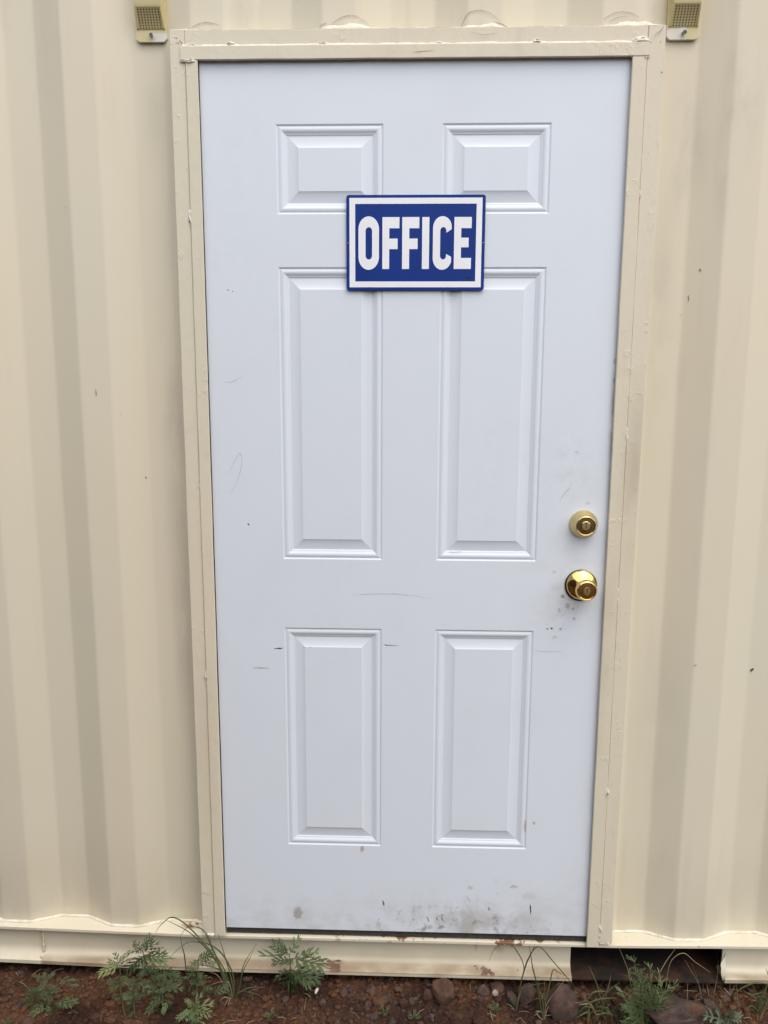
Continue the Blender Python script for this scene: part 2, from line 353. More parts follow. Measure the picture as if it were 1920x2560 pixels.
# ------------------------------------------------------------------ ground
GZ = -0.148
def soil_z(x, y):
    a = noise.noise((x*4, y*4, 3.1))*0.010+noise.noise((x*17, y*17, 1.7))*0.006
    b = abs(noise.noise((x*48, y*48, 8.2)))*0.012+noise.noise((x*115, y*115, 4.4))*0.0045
    far = max(0.0, min(1.0, (abs(y+0.1)-0.35)/1.5)); farx = max(0.0, min(1.0, (abs(x)-1.3)/2))
    k = 1-max(far, farx)
    return GZ-0.006+(a+b)*k+(1-k)*0.02*noise.noise((x*0.4, y*0.4, 0.3))
def axis(lo, hi, step, far):
    a = []; v = lo
    while v < hi+1e-9: a.append(v); v += step
    s = step; v = hi; up_ = []
    while v < far: s *= 1.28; v += s; up_.append(v)
    s = step; v = lo; dn = []
    while v > -far: s *= 1.28; v -= s; dn.append(v)
    return dn[::-1]+a+up_
gx = axis(-1.14, 1.04, 0.0042, 600); gy = axis(-0.25, 0.07, 0.0042, 600)
gv = [(x, y, soil_z(x, y)) for y in gy for x in gx]
nx = len(gx)
gf = [(j*nx+i, j*nx+i+1, (j+1)*nx+i+1, (j+1)*nx+i) for j in range(len(gy)-1) for i in range(nx-1)]
tag(pyobj('ground', gv, gf, M['soil'], None, 60), kind='structure')

# ------------------------------------------------------------------ container
box = thing('shipping_container', (0.73, 1.2, -0.122), 'cream painted steel shipping container with corrugated wall and a white door set into it', 'container')
X0, X1, ZT = -2.33, 3.79, 2.36
LEDGE, YO, YI = -0.020, 0.016, 0.046
def sag(x): return 0.0105*max(0.0, min(1.3, (abs(x)-0.50)/0.54))
PITCH = 0.2786
def raw(x):
    if x < -0.02: u = (x+0.9590) % PITCH          # outer flat ends at u=0
    else: u = (x-0.7376) % PITCH
    s1, s2, s3 = 0.0695, 0.139, 0.2075
    if x > -0.055 and x < 0.043: return YI
    if u < s1: return YO+(YI-YO)*u/s1
    if u < s2: return YI
    if u < s3: return YI-(YI-YO)*(u-s2)/(s3-s2)
    return YO
def ycorr(x): return sum(raw(x+d*0.0012) for d in (-3, -2, -1, 0, 1, 2, 3))/7
def wall_sheet(x0, x1, z0, z1, nz):
    xs = [x0]; v = math.ceil(x0/0.003)*0.003
    while v < x1-1e-6:
        if v > x0+1e-6: xs.append(v)
        v += 0.003
    xs.append(x1)
    V, F = [], []
    for k in range(nz+1):
        t = k/nz
        for x in xs:
            zb = z0+(sag(x) if z0 < 0.1 else 0); z = zb+(z1-zb)*t
            y = ycorr(x)+0.0018*noise.noise((x*2.3, 0, z*1.4))+0.0007*noise.noise((x*9, 5, z*5))
            V.append((x, y, z))
    n = len(xs)
    F = [(k*n+i, k*n+i+1, (k+1)*n+i+1, (k+1)*n+i) for k in range(nz) for i in range(n-1)]
    # returned back sheet so that the plate has thickness
    m = len(V); V += [(x, y+0.003, z) for x, y, z in V]
    F += [(a+m, d+m, c+m, b+m) for a, b, c, d in F]
    return pyobj('wall_panel', V, F, M['wall'], box, 180)
JL, JR = -0.496, 0.492
wall_sheet(X0+0.16, JL, LEDGE, ZT, 34)
wall_sheet(JR, X1-0.16, LEDGE, ZT, 34)
wall_sheet(JL, JR, 2.055, ZT, 8)

m = MB()
for pts, w in (([(0.8140, 0.6770), (0.8175, 0.6850)], 0.0070), ([(0.6660, 0.6990), (0.6740, 0.7040)], 0.0026), ([(-0.716, 1.335), (-0.7155, 1.318)], 0.0014), ([(-0.62, 1.133), (-0.618, 1.128)], 0.002), ([(-0.765, 1.73), (-0.762, 1.729)], 0.002), ([(0.625, 1.60), (0.628, 1.594)], 0.0022), ([(0.607, 1.545), (0.609, 1.53)], 0.0012)):
    V = []; n = 8
    for i in range(n+1):
        t = i/n; x = pts[0][0]+(pts[1][0]-pts[0][0])*t; z = pts[0][1]+(pts[1][1]-pts[0][1])*t; h = w/2*(0.1+math.sin(math.pi*min(1, t*0.9+0.08))*(1+0.4*noise.noise((t*6, w*900, 0))))
        V += [(x-h, ycorr(x-h)-0.0022, z), (x+h, ycorr(x+h)-0.0022, z+h*0.3)]
    m.add(V, [(2*i, 2*i+1, 2*i+3, 2*i+2) for i in range(n)])
tag(m.build('scuff_mark', M['scuff'], box), kind='stuff')

# ledge (top flange of the bottom rail) and the rail itself
def extrude_x(prof, xs, dz):
    V, F = [], []; n = len(prof)
    for x in xs:
        for y, z in prof: V.append((x, y+0.0007*noise.noise((x*6, y*40, z*30)), z+dz(x)))
    for i in range(len(xs)-1):
        for j in range(n): F.append((i*n+j, i*n+(j+1) % n, (i+1)*n+(j+1) % n, (i+1)*n+j))
    F.append(tuple(range(n))[::-1]); F.append(tuple(range((len(xs)-1)*n, len(xs)*n)))
    return V, F
def steps(a, b, s=0.05): n = max(1, int((b-a)/s)); return [a+(b-a)*i/n for i in range(n+1)]
P = [(-0.0035, LEDGE), (-0.0045, LEDGE-0.001), (-0.0045, LEDGE-0.0075), (-0.0035, LEDGE-0.0085), (0.07, LEDGE-0.0085), (0.07, LEDGE)]
V, F = extrude_x(P, steps(X0+0.162, X1-0.162), sag)
pyobj('ledge', V, F, M['rail'], box, 30)
def rail_prof():
    p = [(0.020, -0.029), (0.020, -0.086)]
    for i in range(1, 7):
        a = i/6*math.pi/2*0.78
        p.append((0.020-0.027*(1-math.cos(a)), -0.086-0.024*math.sin(a)))
    p += [(-0.0045, -0.1105), (-0.0062, -0.1120), (-0.0062, -0.1212), (-0.0048, -0.1225), (0.050, -0.1225), (0.050, -0.1175), (0.025, -0.1175), (0.025, -0.029)]
    return p
PX0, PX1 = 0.413, 0.790
for a, b in ((X0+0.162, PX0), (PX1, X1-0.162)):
    V, F = extrude_x(rail_prof(), steps(a, b), sag)
    pyobj('bottom_rail', V, F, M['rail'], box, 35)
# forklift pocket between the rails
fp = MB()
fp.box(PX0-0.05, PX1+0.05, -0.003, 0.60, -0.1205, -0.1165)
fp.box(PX0-0.05, PX1+0.05, 0.36, 0.366, -0.116, -0.031)
fp.box(PX0-0.008, PX0-0.003, 0.052, 0.358, -0.116, -0.031)
fp.box(PX1+0.003, PX1+0.008, 0.052, 0.358, -0.116, -0.031)
pk = fp.build('forklift_pocket', M['pocket'], box)
tp = MB()      # torn, curled end of the right-hand rail
rows = []
for i in range(9):
    t = i/8; z = -0.045-0.070*t
    w = 0.004+0.011*math.sin(t*2.6+0.25)+0.0025*noise.noise((t*9, 0, 0))
    for j, s in enumerate((0, 0.5, 1)):
        rows.append((PX1+0.002-w*s, -0.004+0.010*(1-t)*(1-s)-0.003*s+0.003*math.sin(t*7), z+sag(PX1)))
tp.add(rows, [(i*3+j, i*3+j+1, (i+1)*3+j+1, (i+1)*3+j) for i in range(8) for j in range(2)])
tp.add([(x+0.001, y+0.003, z) for x, y, z in rows], [(i*3+j, (i+1)*3+j, (i+1)*3+j+1, i*3+j+1) for i in range(8) for j in range(2)])
o = tp.build('torn_plate', M['rail'], box, 40)
# body of the container beyond what the photograph shows: posts, top rail, roof, floor and end walls
sh = MB(); sh.box(X0+0.1, X1-0.1, 0.08, 2.40, LEDGE-0.06, LEDGE-0.03); sh.build('floor_pan', M['pocket'], box)
for x in (X0, X1-0.16):
    m = MB(); m.box(x, x+0.16, -0.006, 0.155, -0.122, 2.46, 0.006); m.build('corner_post', M['wall'], box)
    m = MB(); m.box(x, x+0.16, 2.285, 2.44, -0.122, 2.46, 0.006); m.build('corner_post', M['wall'], box)
m = MB(); m.box(X0+0.162, X1-0.162, 0.0, 0.075, ZT+0.002, 2.44, 0.006); m.build('top_rail', M['wall'], box)
m = MB(); m.box(X0+0.03, X1-0.03, 0.078, 2.40, 2.40, 2.43); m.build('roof', M['wall'], box)
m = MB(); m.box(X0+0.04, X0+0.07, 0.157, 2.283, -0.09, 2.398); m.build('end_wall', M['wall'], box)
m = MB(); m.box(X1-0.07, X1-0.04, 0.157, 2.283, -0.09, 2.398); m.build('end_wall', M['wall'], box)
m = MB(); m.box(X0+0.162, X1-0.162, 2.36, 2.39, -0.09, 2.398); m.build('back_wall', M['wall'], box)

# caulk run where the corrugated sheet meets the ledge
for a, b in ((-1.4, -0.513), (0.508, 1.4)):
    pts = []
    for x in steps(a, b, 0.006): pts.append((x, ycorr(x)-0.0022, LEDGE+0.0015+sag(x)+0.0012*noise.noise((x*60, 2, 0))))
    m = MB(); m.tube(pts, [0.0042+0.0012*noise.noise((p[0]*45, 9, 0)) for p in pts], 6); m.build('caulk_bead', M['caulk'], box, 60)
# weld seam up the left rail, with its few droplets
m = MB()
for i in range(12):
    z = -0.036-0.0065*i; bm = bmesh.new(); bmesh.ops.create_icosphere(bm, subdivisions=1, radius=0.0028+0.0016*rng.random())
    for w in bm.verts: w.co = Vector((w.co.x*0.9, w.co.y*0.6, w.co.z*1.5))+Vector((-0.93+0.002*rng.uniform(-1, 1), 0.012-(0.012 if i == 11 else 0), z+sag(-0.93)))
    m.bm(bm)
m.build('weld_bead', M['rail'], box, 180)

# unseen container added behind the viewer: shades the lower wall, mirrored in the knob
far = thing('shipping_container', (-3.6, -4.2, -0.15), 'dark brown container added out of view to shade the lower wall, mirrored in the brass knob', 'container')
FX0, FX1, FY0, FY1 = -7.0, 0.2, -5.4, -3.0
for nm, b in (('added_long_wall', (FX0, FX1, FY1-0.03, FY1, 0, 2.4)), ('added_long_wall', (FX0, FX1, FY0, FY0+0.03, 0, 2.4)), ('end_wall', (FX0, FX0+0.03, FY0+0.031, FY1-0.031, 0, 2.4)), ('end_wall', (FX1-0.03, FX1, FY0+0.031, FY1-0.031, 0, 2.4))):
    m = MB()
    if nm == 'added_long_wall':
        xs = steps(b[0], b[1], 0.0695); V = [(x, (b[2]+b[3])/2+(0.018 if (i//2) % 2 else -0.018), z) for z in (b[4]-0.03, b[5]) for i, x in enumerate(xs)]; n = len(xs)
        m.add(V, [(i, i+1, n+i+1, n+i) for i in range(n-1)])
    else: m.box(*b)
    m.build(nm, M['brown'], far)
m = MB(); m.box(FX0-0.02, FX1+0.02, FY0-0.02, FY1+0.02, 2.401, 2.45); m.build('roof', M['brown'], far)
m = MB(); m.box(FX0-0.02, FX1+0.02, FY0-0.02, FY1+0.02, -0.15, -0.031); m.build('bottom_rail', M['brown'], far)

# ------------------------------------------------------------------ door frame
frame = pyobj('door_frame', [], [], None, box)
def plank(name, corners, y0, y1, mat, bev=0.0016, seg=24, wob=0.0006):
    """a flat bar given by its four (x, z) corners bl br tr tl, with uneven painted edges"""
    bl, br, tr, tl = [Vector(c) for c in corners]
    L = max((tl-bl).length, (br-bl).length); vert = (tl-bl).length > (br-bl).length
    n = max(4, int(L/0.03)); V, F = [], []
    for i in range(n+1):
        t = i/n
        if vert: a, b = bl.lerp(tl, t), br.lerp(tr, t)
        else: a, b = bl.lerp(br, t), tl.lerp(tr, t)
        d = (b-a).normalized()
        wa, wb = wob*noise.noise((t*L*14, a.x*3, 1)), wob*noise.noise((t*L*14, b.x*3, 7))
        a = a+d*wa; b = b+d*wb
        for p, y in ((a, y1), (a, y0+bev), (a+d*bev, y0), (b-d*bev, y0), (b, y0+bev), (b, y1)): V.append((p.x, y, p.y))
    k = 6
    for i in range(n):
        for j in range(k): F.append((i*k+j, i*k+(j+1) % k, (i+1)*k+(j+1) % k, (i+1)*k+j))
    F.append(tuple(range(k))); F.append(tuple(range(n*k, n*k+k))[::-1])
    return pyobj(name, V, F, mat, frame, 25)
# outer bars
plank('jamb', [(-0.5120, -0.0195), (-0.4800, -0.0195), (-0.4790, 2.0735), (-0.5120, 2.0735)], -0.0090, 0.050, M['frame'])
plank('jamb', [(0.4745, -0.0100), (0.5070, -0.0100), (0.5115, 2.0735), (0.4755, 2.0735)], -0.0090, 0.050, M['frame'])
plank('lintel', [(-0.4784, 2.0405), (0.4749, 2.0405), (0.4749, 2.0735), (-0.4784, 2.0735)], -0.0090, 0.050, M['frame'])
# inner stop bars, a little proud of the outer ones
plank('stop_bar', [(-0.4795, -0.0150), (-0.4540, -0.0150), (-0.4530, 2.0130), (-0.4785, 2.0130)], -0.0125, -0.0075, M['frame'], 0.0013)
plank('stop_bar', [(0.4440, -0.0205), (0.4738, -0.0205), (0.4750, 2.0130), (0.4455, 2.0130)], -0.0125, -0.0075, M['frame'], 0.0013)
plank('stop_bar', [(-0.4880, 2.0138), (0.4790, 2.0138), (0.4790, 2.0410), (-0.4880, 2.0410)], -0.0130, -0.0075, M['frame'], 0.0013)
# reveals behind the stop bars (kept back from the slab, so that a dark gap shows)
for x0, x1 in ((-0.4785, -0.4630), (0.4630, 0.4730)):
    m = MB(); m.box(x0, x1, -0.0073, 0.048, -0.0195, 2.0125); m.build('reveal', M['frame'], frame)
m = MB(); m.box(-0.4620, 0.4620, -0.0073, 0.048, 2.0225, 2.0405); m.build('reveal', M['frame'], frame)

def fillet(x0, x1, z, y_back, y_front, h, seed, name='caulk_bead'):
    """sloped bead of filler along a horizontal edge, facing up and out"""
    V, F = [], []; xs = steps(x0, x1, 0.006)
    for x in xs:
        a = h*(1+0.9*noise.noise((x*30, seed, 0))+0.6*noise.noise((x*95, seed, 4)))+0.0012*max(0, noise.noise((x*9, seed, 2)))*3
        V += [(x, y_front+0.0003, z-0.0003), (x, y_front*0.45+y_back*0.55, z+a*0.6), (x, y_back, z+a), (x, y_back+0.002, z-0.001)]
    for i in range(len(xs)-1):
        for j in range(4): F.append((i*4+j, i*4+(j+1) % 4, (i+1)*4+(j+1) % 4, (i+1)*4+j))
    return pyobj(name, V, F, M['caulk'], frame, 50)
fillet(-0.510, 0.510, 2.0735, 0.004, -0.0085, 0.0042, 1)
fillet(-0.484, 0.474, 2.0410, -0.0088, -0.0125, 0.0034, 2)

def lump(x0, x1, z0, z1, y, seed, thick=0.006, name='caulk_lump', rough=1.0, anchor=False):
    """ragged smear of filler: a low mound whose width wanders along its length"""
    vert = (z1-z0) > (x1-x0)
    a0, a1 = (z0, z1) if vert else (x0, x1); b0, b1 = (x0, x1) if vert else (z0, z1)
    na, nb = max(10, int((a1-a0)/0.0028)), 9; V, F = [], []
    for k in range(nb+1):
        for i in range(na+1):
            u, w = i/na*2-1, k/nb*2-1; A = a0+(a1-a0)*(u+1)/2
            f = math.sqrt(max(0.0, 1-abs(u)**2.4))*(0.72+0.65*noise.noise((A*(28 if anchor else 55), seed, 1.5))+(0.16 if anchor else 0.30)*noise.noise((A*170, seed, 7)))
            f = max(0.03, f)
            B = b0+(b1-b0)*f*(w+1)/2 if anchor else (b0+b1)/2+(b1-b0)/2*(w*f+0.35*noise.noise((A*60, seed, 9)))
            n = noise.noise((A*130, w*1.6, seed))+0.5*noise.noise((A*330, w*3, seed))
            hgt = thick*min(1.0, 1.5*(1-w*w))*f*(0.8+0.65*n*rough)-0.0008
            ww = (B-b0)/(b1-b0)*2-1
            yy = y(ww) if callable(y) else y
            V.append((B if vert else A, yy-hgt, A if vert else B))
    s = na+1
    F = [((k*s+i, k*s+i+1, (k+1)*s+i+1, (k+1)*s+i) if not vert else (k*s+i, (k+1)*s+i, (k+1)*s+i+1, k*s+i+1)) for k in range(nb) for i in range(na)]
    return pyobj(name, V, F, M['caulk'], frame, 60)
slope = lambda w: 0.004+0.012*(w+1)/2-0.010*(1-(w+1)/2)
for x0, x1, h, s in ((-0.197, -0.092, 0.017, 3), (0.096, 0.185, 0.016, 5), (0.385, 0.490, 0.022, 8), (-0.455, -0.390, 0.008, 11)):
    lump(x0, x1, 2.0728, 2.0728+h*1.15, slope, s, 0.0050, anchor=True)
for x0, x1, h, s in ((-0.33, -0.27, 0.006, 61), (-0.09, -0.02, 0.005, 62), (0.02, 0.095, 0.007, 63), (0.19, 0.26, 0.006, 64), (0.30, 0.385, 0.009, 65), (0.470, 0.508, 0.010, 66), (-0.26, -0.20, 0.005, 67)):
    lump(x0, x1, 2.0728, 2.0728+h, slope, s, 0.0050, anchor=True, rough=1.6)
for x0, x1, s in ((-0.205, -0.158, 21), (0.038, 0.062, 22), (-0.392, -0.372, 23), (0.240, 0.262, 24)):
    lump(x0, x1, 2.0405, 2.0490, -0.0092, s, 0.0042, anchor=True)
lump(-0.490, -0.447, 2.0400, 2.0500, -0.0092, 31, 0.0050, anchor=True); lump(0.440, 0.484, 2.0400, 2.0520, -0.0092, 33, 0.0050, anchor=True)
lump(-0.492, -0.452, 2.0075, 2.0165, -0.0110, 35, 0.0055); lump(0.443, 0.482, 2.0095, 2.0150, -0.0118, 36, 0.0025)
lump(0.480, 0.506, 2.048, 2.070, -0.0078, 37, 0.0015)
# short welds along the joints of the uprights
for x, z, h, s in ((-0.4795, 1.700, 0.040, 41), (-0.4798, 1.115, 0.042, 42), (-0.4800, 0.660, 0.040, 43), (0.4748, 1.745, 0.020, 44), (0.4745, 1.235, 0.045, 45), (0.4742, 0.870, 0.045, 46), (0.4742, 0.385, 0.040, 47), (0.4740, 0.015, 0.055, 48)):
    lump(x-0.0045, x+0.0045, z-h/2, z+h/2, -0.0095, s, 0.0048, 'weld_bead', 1.6)
lump(-0.512, -0.481, -0.0205, -0.0100, -0.0095, 51, 0.005); lump(0.474, 0.506, -0.0205, -0.0040, -0.0070, 52, 0.005, rough=1.8)

# cracks in the paint over the lintel
def ribbon(m, pts, w, y=-0.0003):
    pts = [Vector((x, 0, z)) for x, z in pts]; V, F = [], []; k = len(pts)
    for i, p in enumerate(pts):
        d = (pts[min(i+1, k-1)]-pts[max(0, i-1)]).normalized(); nrm = Vector((-d.z, 0, d.x)); t = i/(k-1)
        ww = w*(0.15+0.85*math.sin(math.pi*min(1, 0.08+t*0.92)))/2*(1+0.7*noise.noise((p.x*160, p.z*160, 3)))
        q_ = p+nrm*0.0009*noise.noise((p.x*120, p.z*120, 6))
        for a in (q_+nrm*ww, q_-nrm*ww): V.append((a.x, y(a.x) if callable(y) else y, a.z))
    for i in range(k-1): F.append((2*i, 2*i+1, 2*i+3, 2*i+2))
    m.add(V, F)
def curve(pts, n=10):
    out = []
    P_ = [pts[0]]+list(pts)+[pts[-1]]
    for i in range(1, len(P_)-2):
        for k in range(n):
            t = k/n; a, b, c, d = [Vector(P_[i+j]) for j in (-1, 0, 1, 2)]
            out.append(0.5*((2*b)+(c-a)*t+(2*a-5*b+4*c-d)*t*t+(3*b-a-3*c+d)*t**3))
    out.append(Vector(pts[-1])); return out
m = MB()
on_wall = lambda x: ycorr(x)-0.0024
for pts, w in (([(-0.178, 2.0890), (-0.152, 2.1040), (-0.126, 2.1060), (-0.094, 2.0915)], 0.0011), ([(0.0960, 2.0850), (0.1110, 2.110), (0.1460, 2.1120), (0.1780, 2.0920)], 0.0013), ([(0.388, 2.0950), (0.415, 2.1075), (0.444, 2.1057), (0.4650, 2.0960)], 0.0011),
               ([(0.166, 2.0905), (0.186, 2.0853), (0.205, 2.0800)], 0.0016), ([(-0.200, 2.0880), (-0.184, 2.0930)], 0.0011), ([(0.400, 2.0900), (0.420, 2.0985), (0.440, 2.0990)], 0.0009), ([(-0.472, 2.0870), (-0.44, 2.0960), (-0.405, 2.0900)], 0.0013)):
    ribbon(m, [tuple(v) for v in curve(pts, 8)], w, on_wall)
for pts, w in (([(-0.0062, 2.0243), (0.0185, 2.0264), (0.0407, 2.0270)], 0.0009), ([(0.1122, 2.0620), (0.1410, 2.0564), (0.1700, 2.0599)], 0.0008), ([(0.506, 2.0690), (0.498, 2.0600), (0.4865, 2.0520)], 0.0016), ([(0.470, 2.0135), (0.4735, 2.008)], 0.0012)):
    ribbon(m, [tuple(v) for v in curve(pts, 6)], w, -0.0134)
for pts, w in (([(-0.4980, 2.0590), (-0.4945, 2.0560)], 0.0022), ([(-0.4905, 2.0530), (-0.4860, 2.0490), (-0.4835, 2.0420)], 0.0022), ([(-0.4960, 2.0500), (-0.4900, 2.0470)], 0.0012), ([(0.506, 1.985), (0.509, 1.982)], 0.0022), ([(0.4985, 2.0395), (0.503, 2.0440)], 0.0012)):
    ribbon(m, [tuple(v) for v in curve(pts, 6)], w, -0.0094)
tag(m.build('paint_crack', M['crack'], frame), kind='stuff')

# ------------------------------------------------------------------ door
door = None
DX0, DX1 = -0.4530, 0.4535
PXS = ((-0.2938, -0.0646), (0.0594, 0.2886)); PZS = ((0.2304, 0.7845), (0.9488, 1.5996), (1.709, 1.8914))
xb = [DX0, PXS[0][0], PXS[0][1], PXS[1][0], PXS[1][1], DX1]
zb = [0.0, PZS[0][0], PZS[0][1], PZS[1][0], PZS[1][1], PZS[2][0], PZS[2][1], 2.0185]
V, F = [], []
def q(a, b, c, d): k = len(V); V.extend([a, b, c, d]); F.append((k, k+1, k+2, k+3))
for j in range(7):
    for i in range(5):
        if i in (1, 3) and j in (1, 3, 5): continue
        a, b, c, d = xb[i], xb[i+1], zb[j], zb[j+1]
        q((a, 0, c), (b, 0, c), (b, 0, d), (a, 0, d))
Z1 = zb[-1]; e = 0.044
q((DX0, e, 0), (DX0, 0, 0), (DX0, 0, Z1), (DX0, e, Z1)); q((DX1, 0, 0), (DX1, e, 0), (DX1, e, Z1), (DX1, 0, Z1))
q((DX0, 0, Z1), (DX1, 0, Z1), (DX1, e, Z1), (DX0, e, Z1)); q((DX0, e, 0), (DX1, e, 0), (DX1, 0, 0), (DX0, 0, 0))
q((DX1, e, 0), (DX0, e, 0), (DX0, e, Z1), (DX1, e, Z1))
door = pyobj('door', V, F, M['door'], box)
door['label'] = 'white six panel steel door, scuffed round the knob and along its foot'
# embossed moulding: distance in from the rim, depth below the face (mm)
PROF = [(0, 0), (0.6, 0.15), (2.6, 2.2), (3.4, 2.5), (4.4, 2.3), (6.0, 1.65), (8.0, 1.1), (10.0, 0.9), (12.0, 1.1), (14.0, 1.8), (16.0, 2.9), (17.6, 3.9), (18.8, 4.3), (19.8, 4.4), (20.6, 4.7), (21.8, 5.7), (22.6, 6.0), (24.5, 5.9), (28.0, 5.5), (33.0, 4.8), (38.0, 3.9), (42.0, 2.95), (44.0, 2.3), (45.0, 2.0), (46.8, 0.9), (47.6, 0.75)]
PROF = [(u, d*0.9) for u, d in PROF]
def panel(x0, x1, z0, z1):
    V, F = [], []; n = len(PROF)
    rings = [((x0+u/1000, z0+u/1000), (x1-u/1000, z0+u/1000), (x1-u/1000, z1-u/1000), (x0+u/1000, z1-u/1000), dp/1000) for u, dp in PROF]
    for s in range(4):
        k = len(V)
        for r_ in rings: V += [(r_[s][0], r_[4], r_[s][1]), (r_[(s+1) % 4][0], r_[4], r_[(s+1) % 4][1])]
        F += [(k+2*i, k+2*i+1, k+2*i+3, k+2*i+2) for i in range(n-1)]
    k = len(V); r_ = rings[-1]
    V += [(r_[s][0], r_[4], r_[s][1]) for s in range(4)]; F.append((k, k+1, k+2, k+3))
    return pyobj('raised_panel', V, F, M['door'], door, 50)
for zr in PZS:
    for xr in PXS: panel(*xr, *zr)
m = MB(); m.box(DX0+0.001, DX1-0.003, 0.0035, 0.040, -0.0165, -0.0006); m.box(DX0+0.001, DX1-0.003, 0.0020, 0.0034, -0.0060, -0.0042)
m.build('rubber_sweep', M['rubber'], door)
# thin scuffs scraped into the paint
m = MB()
for pts, w in (([(-0.3190, 0.7325), (-0.3060, 0.7330), (-0.2960, 0.7345)], 0.0028), ([(-0.0600, 0.7480), (-0.0540, 0.7450), (-0.0239, 0.7440)], 0.0016), ([(-0.3704, 0.6840), (-0.3500, 0.6842), (-0.3285, 0.6832)], 0.0014),
               ([(0.2020, 0.0725), (0.2035, 0.0620)], 0.0030), ([(0.3035, 0.0830), (0.3050, 0.0720), (0.3052, 0.0560)], 0.0038), ([(-0.0600, 0.0850), (-0.0570, 0.0690)], 0.0035),
               ([(0.0500, 0.0420), (0.0560, 0.0280)], 0.0018), ([(0.0730, 0.0430), (0.0760, 0.0320)], 0.0022), ([(0.0860, 0.0430), (0.0900, 0.0310)], 0.0018),
               ([(-0.3740, 1.0310), (-0.3700, 1.0280)], 0.0030), ([(-0.4060, 1.5520), (-0.4030, 1.5500)], 0.0022), ([(-0.396, 1.549), (-0.3935, 1.5475)], 0.002), ([(0.318, 0.790), (0.321, 0.7885)], 0.004), ([(0.327, 0.792), (0.332, 0.790)], 0.0035)):
    ribbon(m, [tuple(v) for v in curve(pts, 6)], w)
for pts, w in (([(-0.2480, 0.7350), (-0.2350, 0.7362), (-0.1989, 0.7360)], 0.0022),): ribbon(m, [tuple(v) for v in curve(pts, 6)], w, 0.0007)
tag(m.build('scuff_mark', M['scuff'], door), kind='stuff')
m = MB()
for pts, w in (([(-0.4150, 1.1450), (-0.4000, 1.1760), (-0.3880, 1.1930), (-0.3840, 1.1700), (-0.3960, 1.1280), (-0.4150, 1.0960)], 0.0009), ([(-0.1344, 0.8650), (-0.0600, 0.8690), (0.0000, 0.8660), (0.0513, 0.8580)], 0.0010),
               ([(0.335, 1.090), (0.350, 1.112), (0.358, 1.120)], 0.0011), ([(-0.420, 1.352), (-0.400, 1.353), (-0.378, 1.366)], 0.0010), ([(0.29, 0.7360), (0.33, 0.7345), (0.36, 0.7370)], 0.0009), ([(0.09, 0.970), (0.10, 0.969), (0.118, 0.971)], 0.0016)):
    ribbon(m, [tuple(v) for v in curve(pts, 8)], w)
tag(m.build('scratch_mark', M['thin_scuff'], door), kind='stuff')
# deadbolt
c = (0.3915, 0, 1.0377)
m = MB()
m.lathe([(0.0318, 0), (0.0322, 0.002), (0.0320, 0.0035), (0.0300, 0.0075), (0.0265, 0.0150), (0.0235, 0.0222), (0.0222, 0.0255)], c, 48, 0)
m.lathe([(0.0222, 0.0250), (0.0218, 0.0280), (0.0208, 0.0288), (0.0200, 0.0284), (0.0196, 0.0262)], c, 48, 1)
m.lathe([(0.0197, 0.0262), (0.0120, 0.0265), (0.0100, 0.0266)], c, 40, 2)
m.lathe([(0.0106, 0.0262), (0.0104, 0.0276), (0.0094, 0.0281), (0.0090, 0.0268)], c, 32, 1)
m.lathe([(0.0091, 0.0266), (0.0088, 0.0276), (0.0010, 0.0278)], c, 32, 0)
def keyhole(m, c, d, mi):
    s = 0.0011
    o_ = [(-1.0*s, 6.2*s), (1.6*s, 6.2*s), (1.9*s, 4.4*s), (0.6*s, 2.6*s), (0.2*s, 1.0*s), (1.0*s, -0.4*s), (0.9*s, -4.6*s), (-0.4*s, -4.6*s), (-0.5*s, -0.6*s), (-1.3*s, 1.2*s), (-0.9*s, 3.0*s)]
    m.prism([(c[0]+x, c[2]+z) for x, z in o_], c[1]-d-0.0002, c[1]-d+0.002, mi)
keyhole(m, c, 0.0278, 3)
db = m.build('deadbolt', [M['satin_brass'], M['brass'], M['dark_brass'], M['black']], door, 35)
# door knob with its loose rose
c = (0.3935, 0, 0.8960)
m = MB()
m.lathe([(0.0368, 0.0), (0.0368, 0.0022), (0.030, 0.0024)], (c[0]-0.0018, 0, c[2]-0.0012), 48, 3)
m.lathe([(0.0345, 0.0022), (0.0352, 0.0035), (0.0346, 0.0052), (0.0325, 0.0075), (0.0290, 0.0105), (0.0240, 0.0138), (0.0190, 0.0165), (0.0150, 0.0195), (0.0130, 0.0230), (0.0128, 0.0290),
         (0.0140, 0.0318), (0.0175, 0.0345), (0.0212, 0.0385), (0.0236, 0.0440), (0.0243, 0.0490), (0.0238, 0.0535), (0.0222, 0.0570), (0.0200, 0.0588), (0.0190, 0.0585), (0.0186, 0.0568)], c, 56, 0)
m.lathe([(0.0187, 0.0566), (0.0120, 0.0574), (0.0088, 0.0576)], c, 48, 0)
m.lathe([(0.0088, 0.0572), (0.0084, 0.0584), (0.0078, 0.0572)], c, 32, 2)
m.lathe([(0.0082, 0.0570), (0.0078, 0.0580), (0.0010, 0.0582)], c, 32, 1)
keyhole(m, (c[0], 0, c[2]), 0.0582, 3)
m.build('door_knob', [M['brass'], M['satin_brass'], M['dark_brass'], M['black']], door, 35)

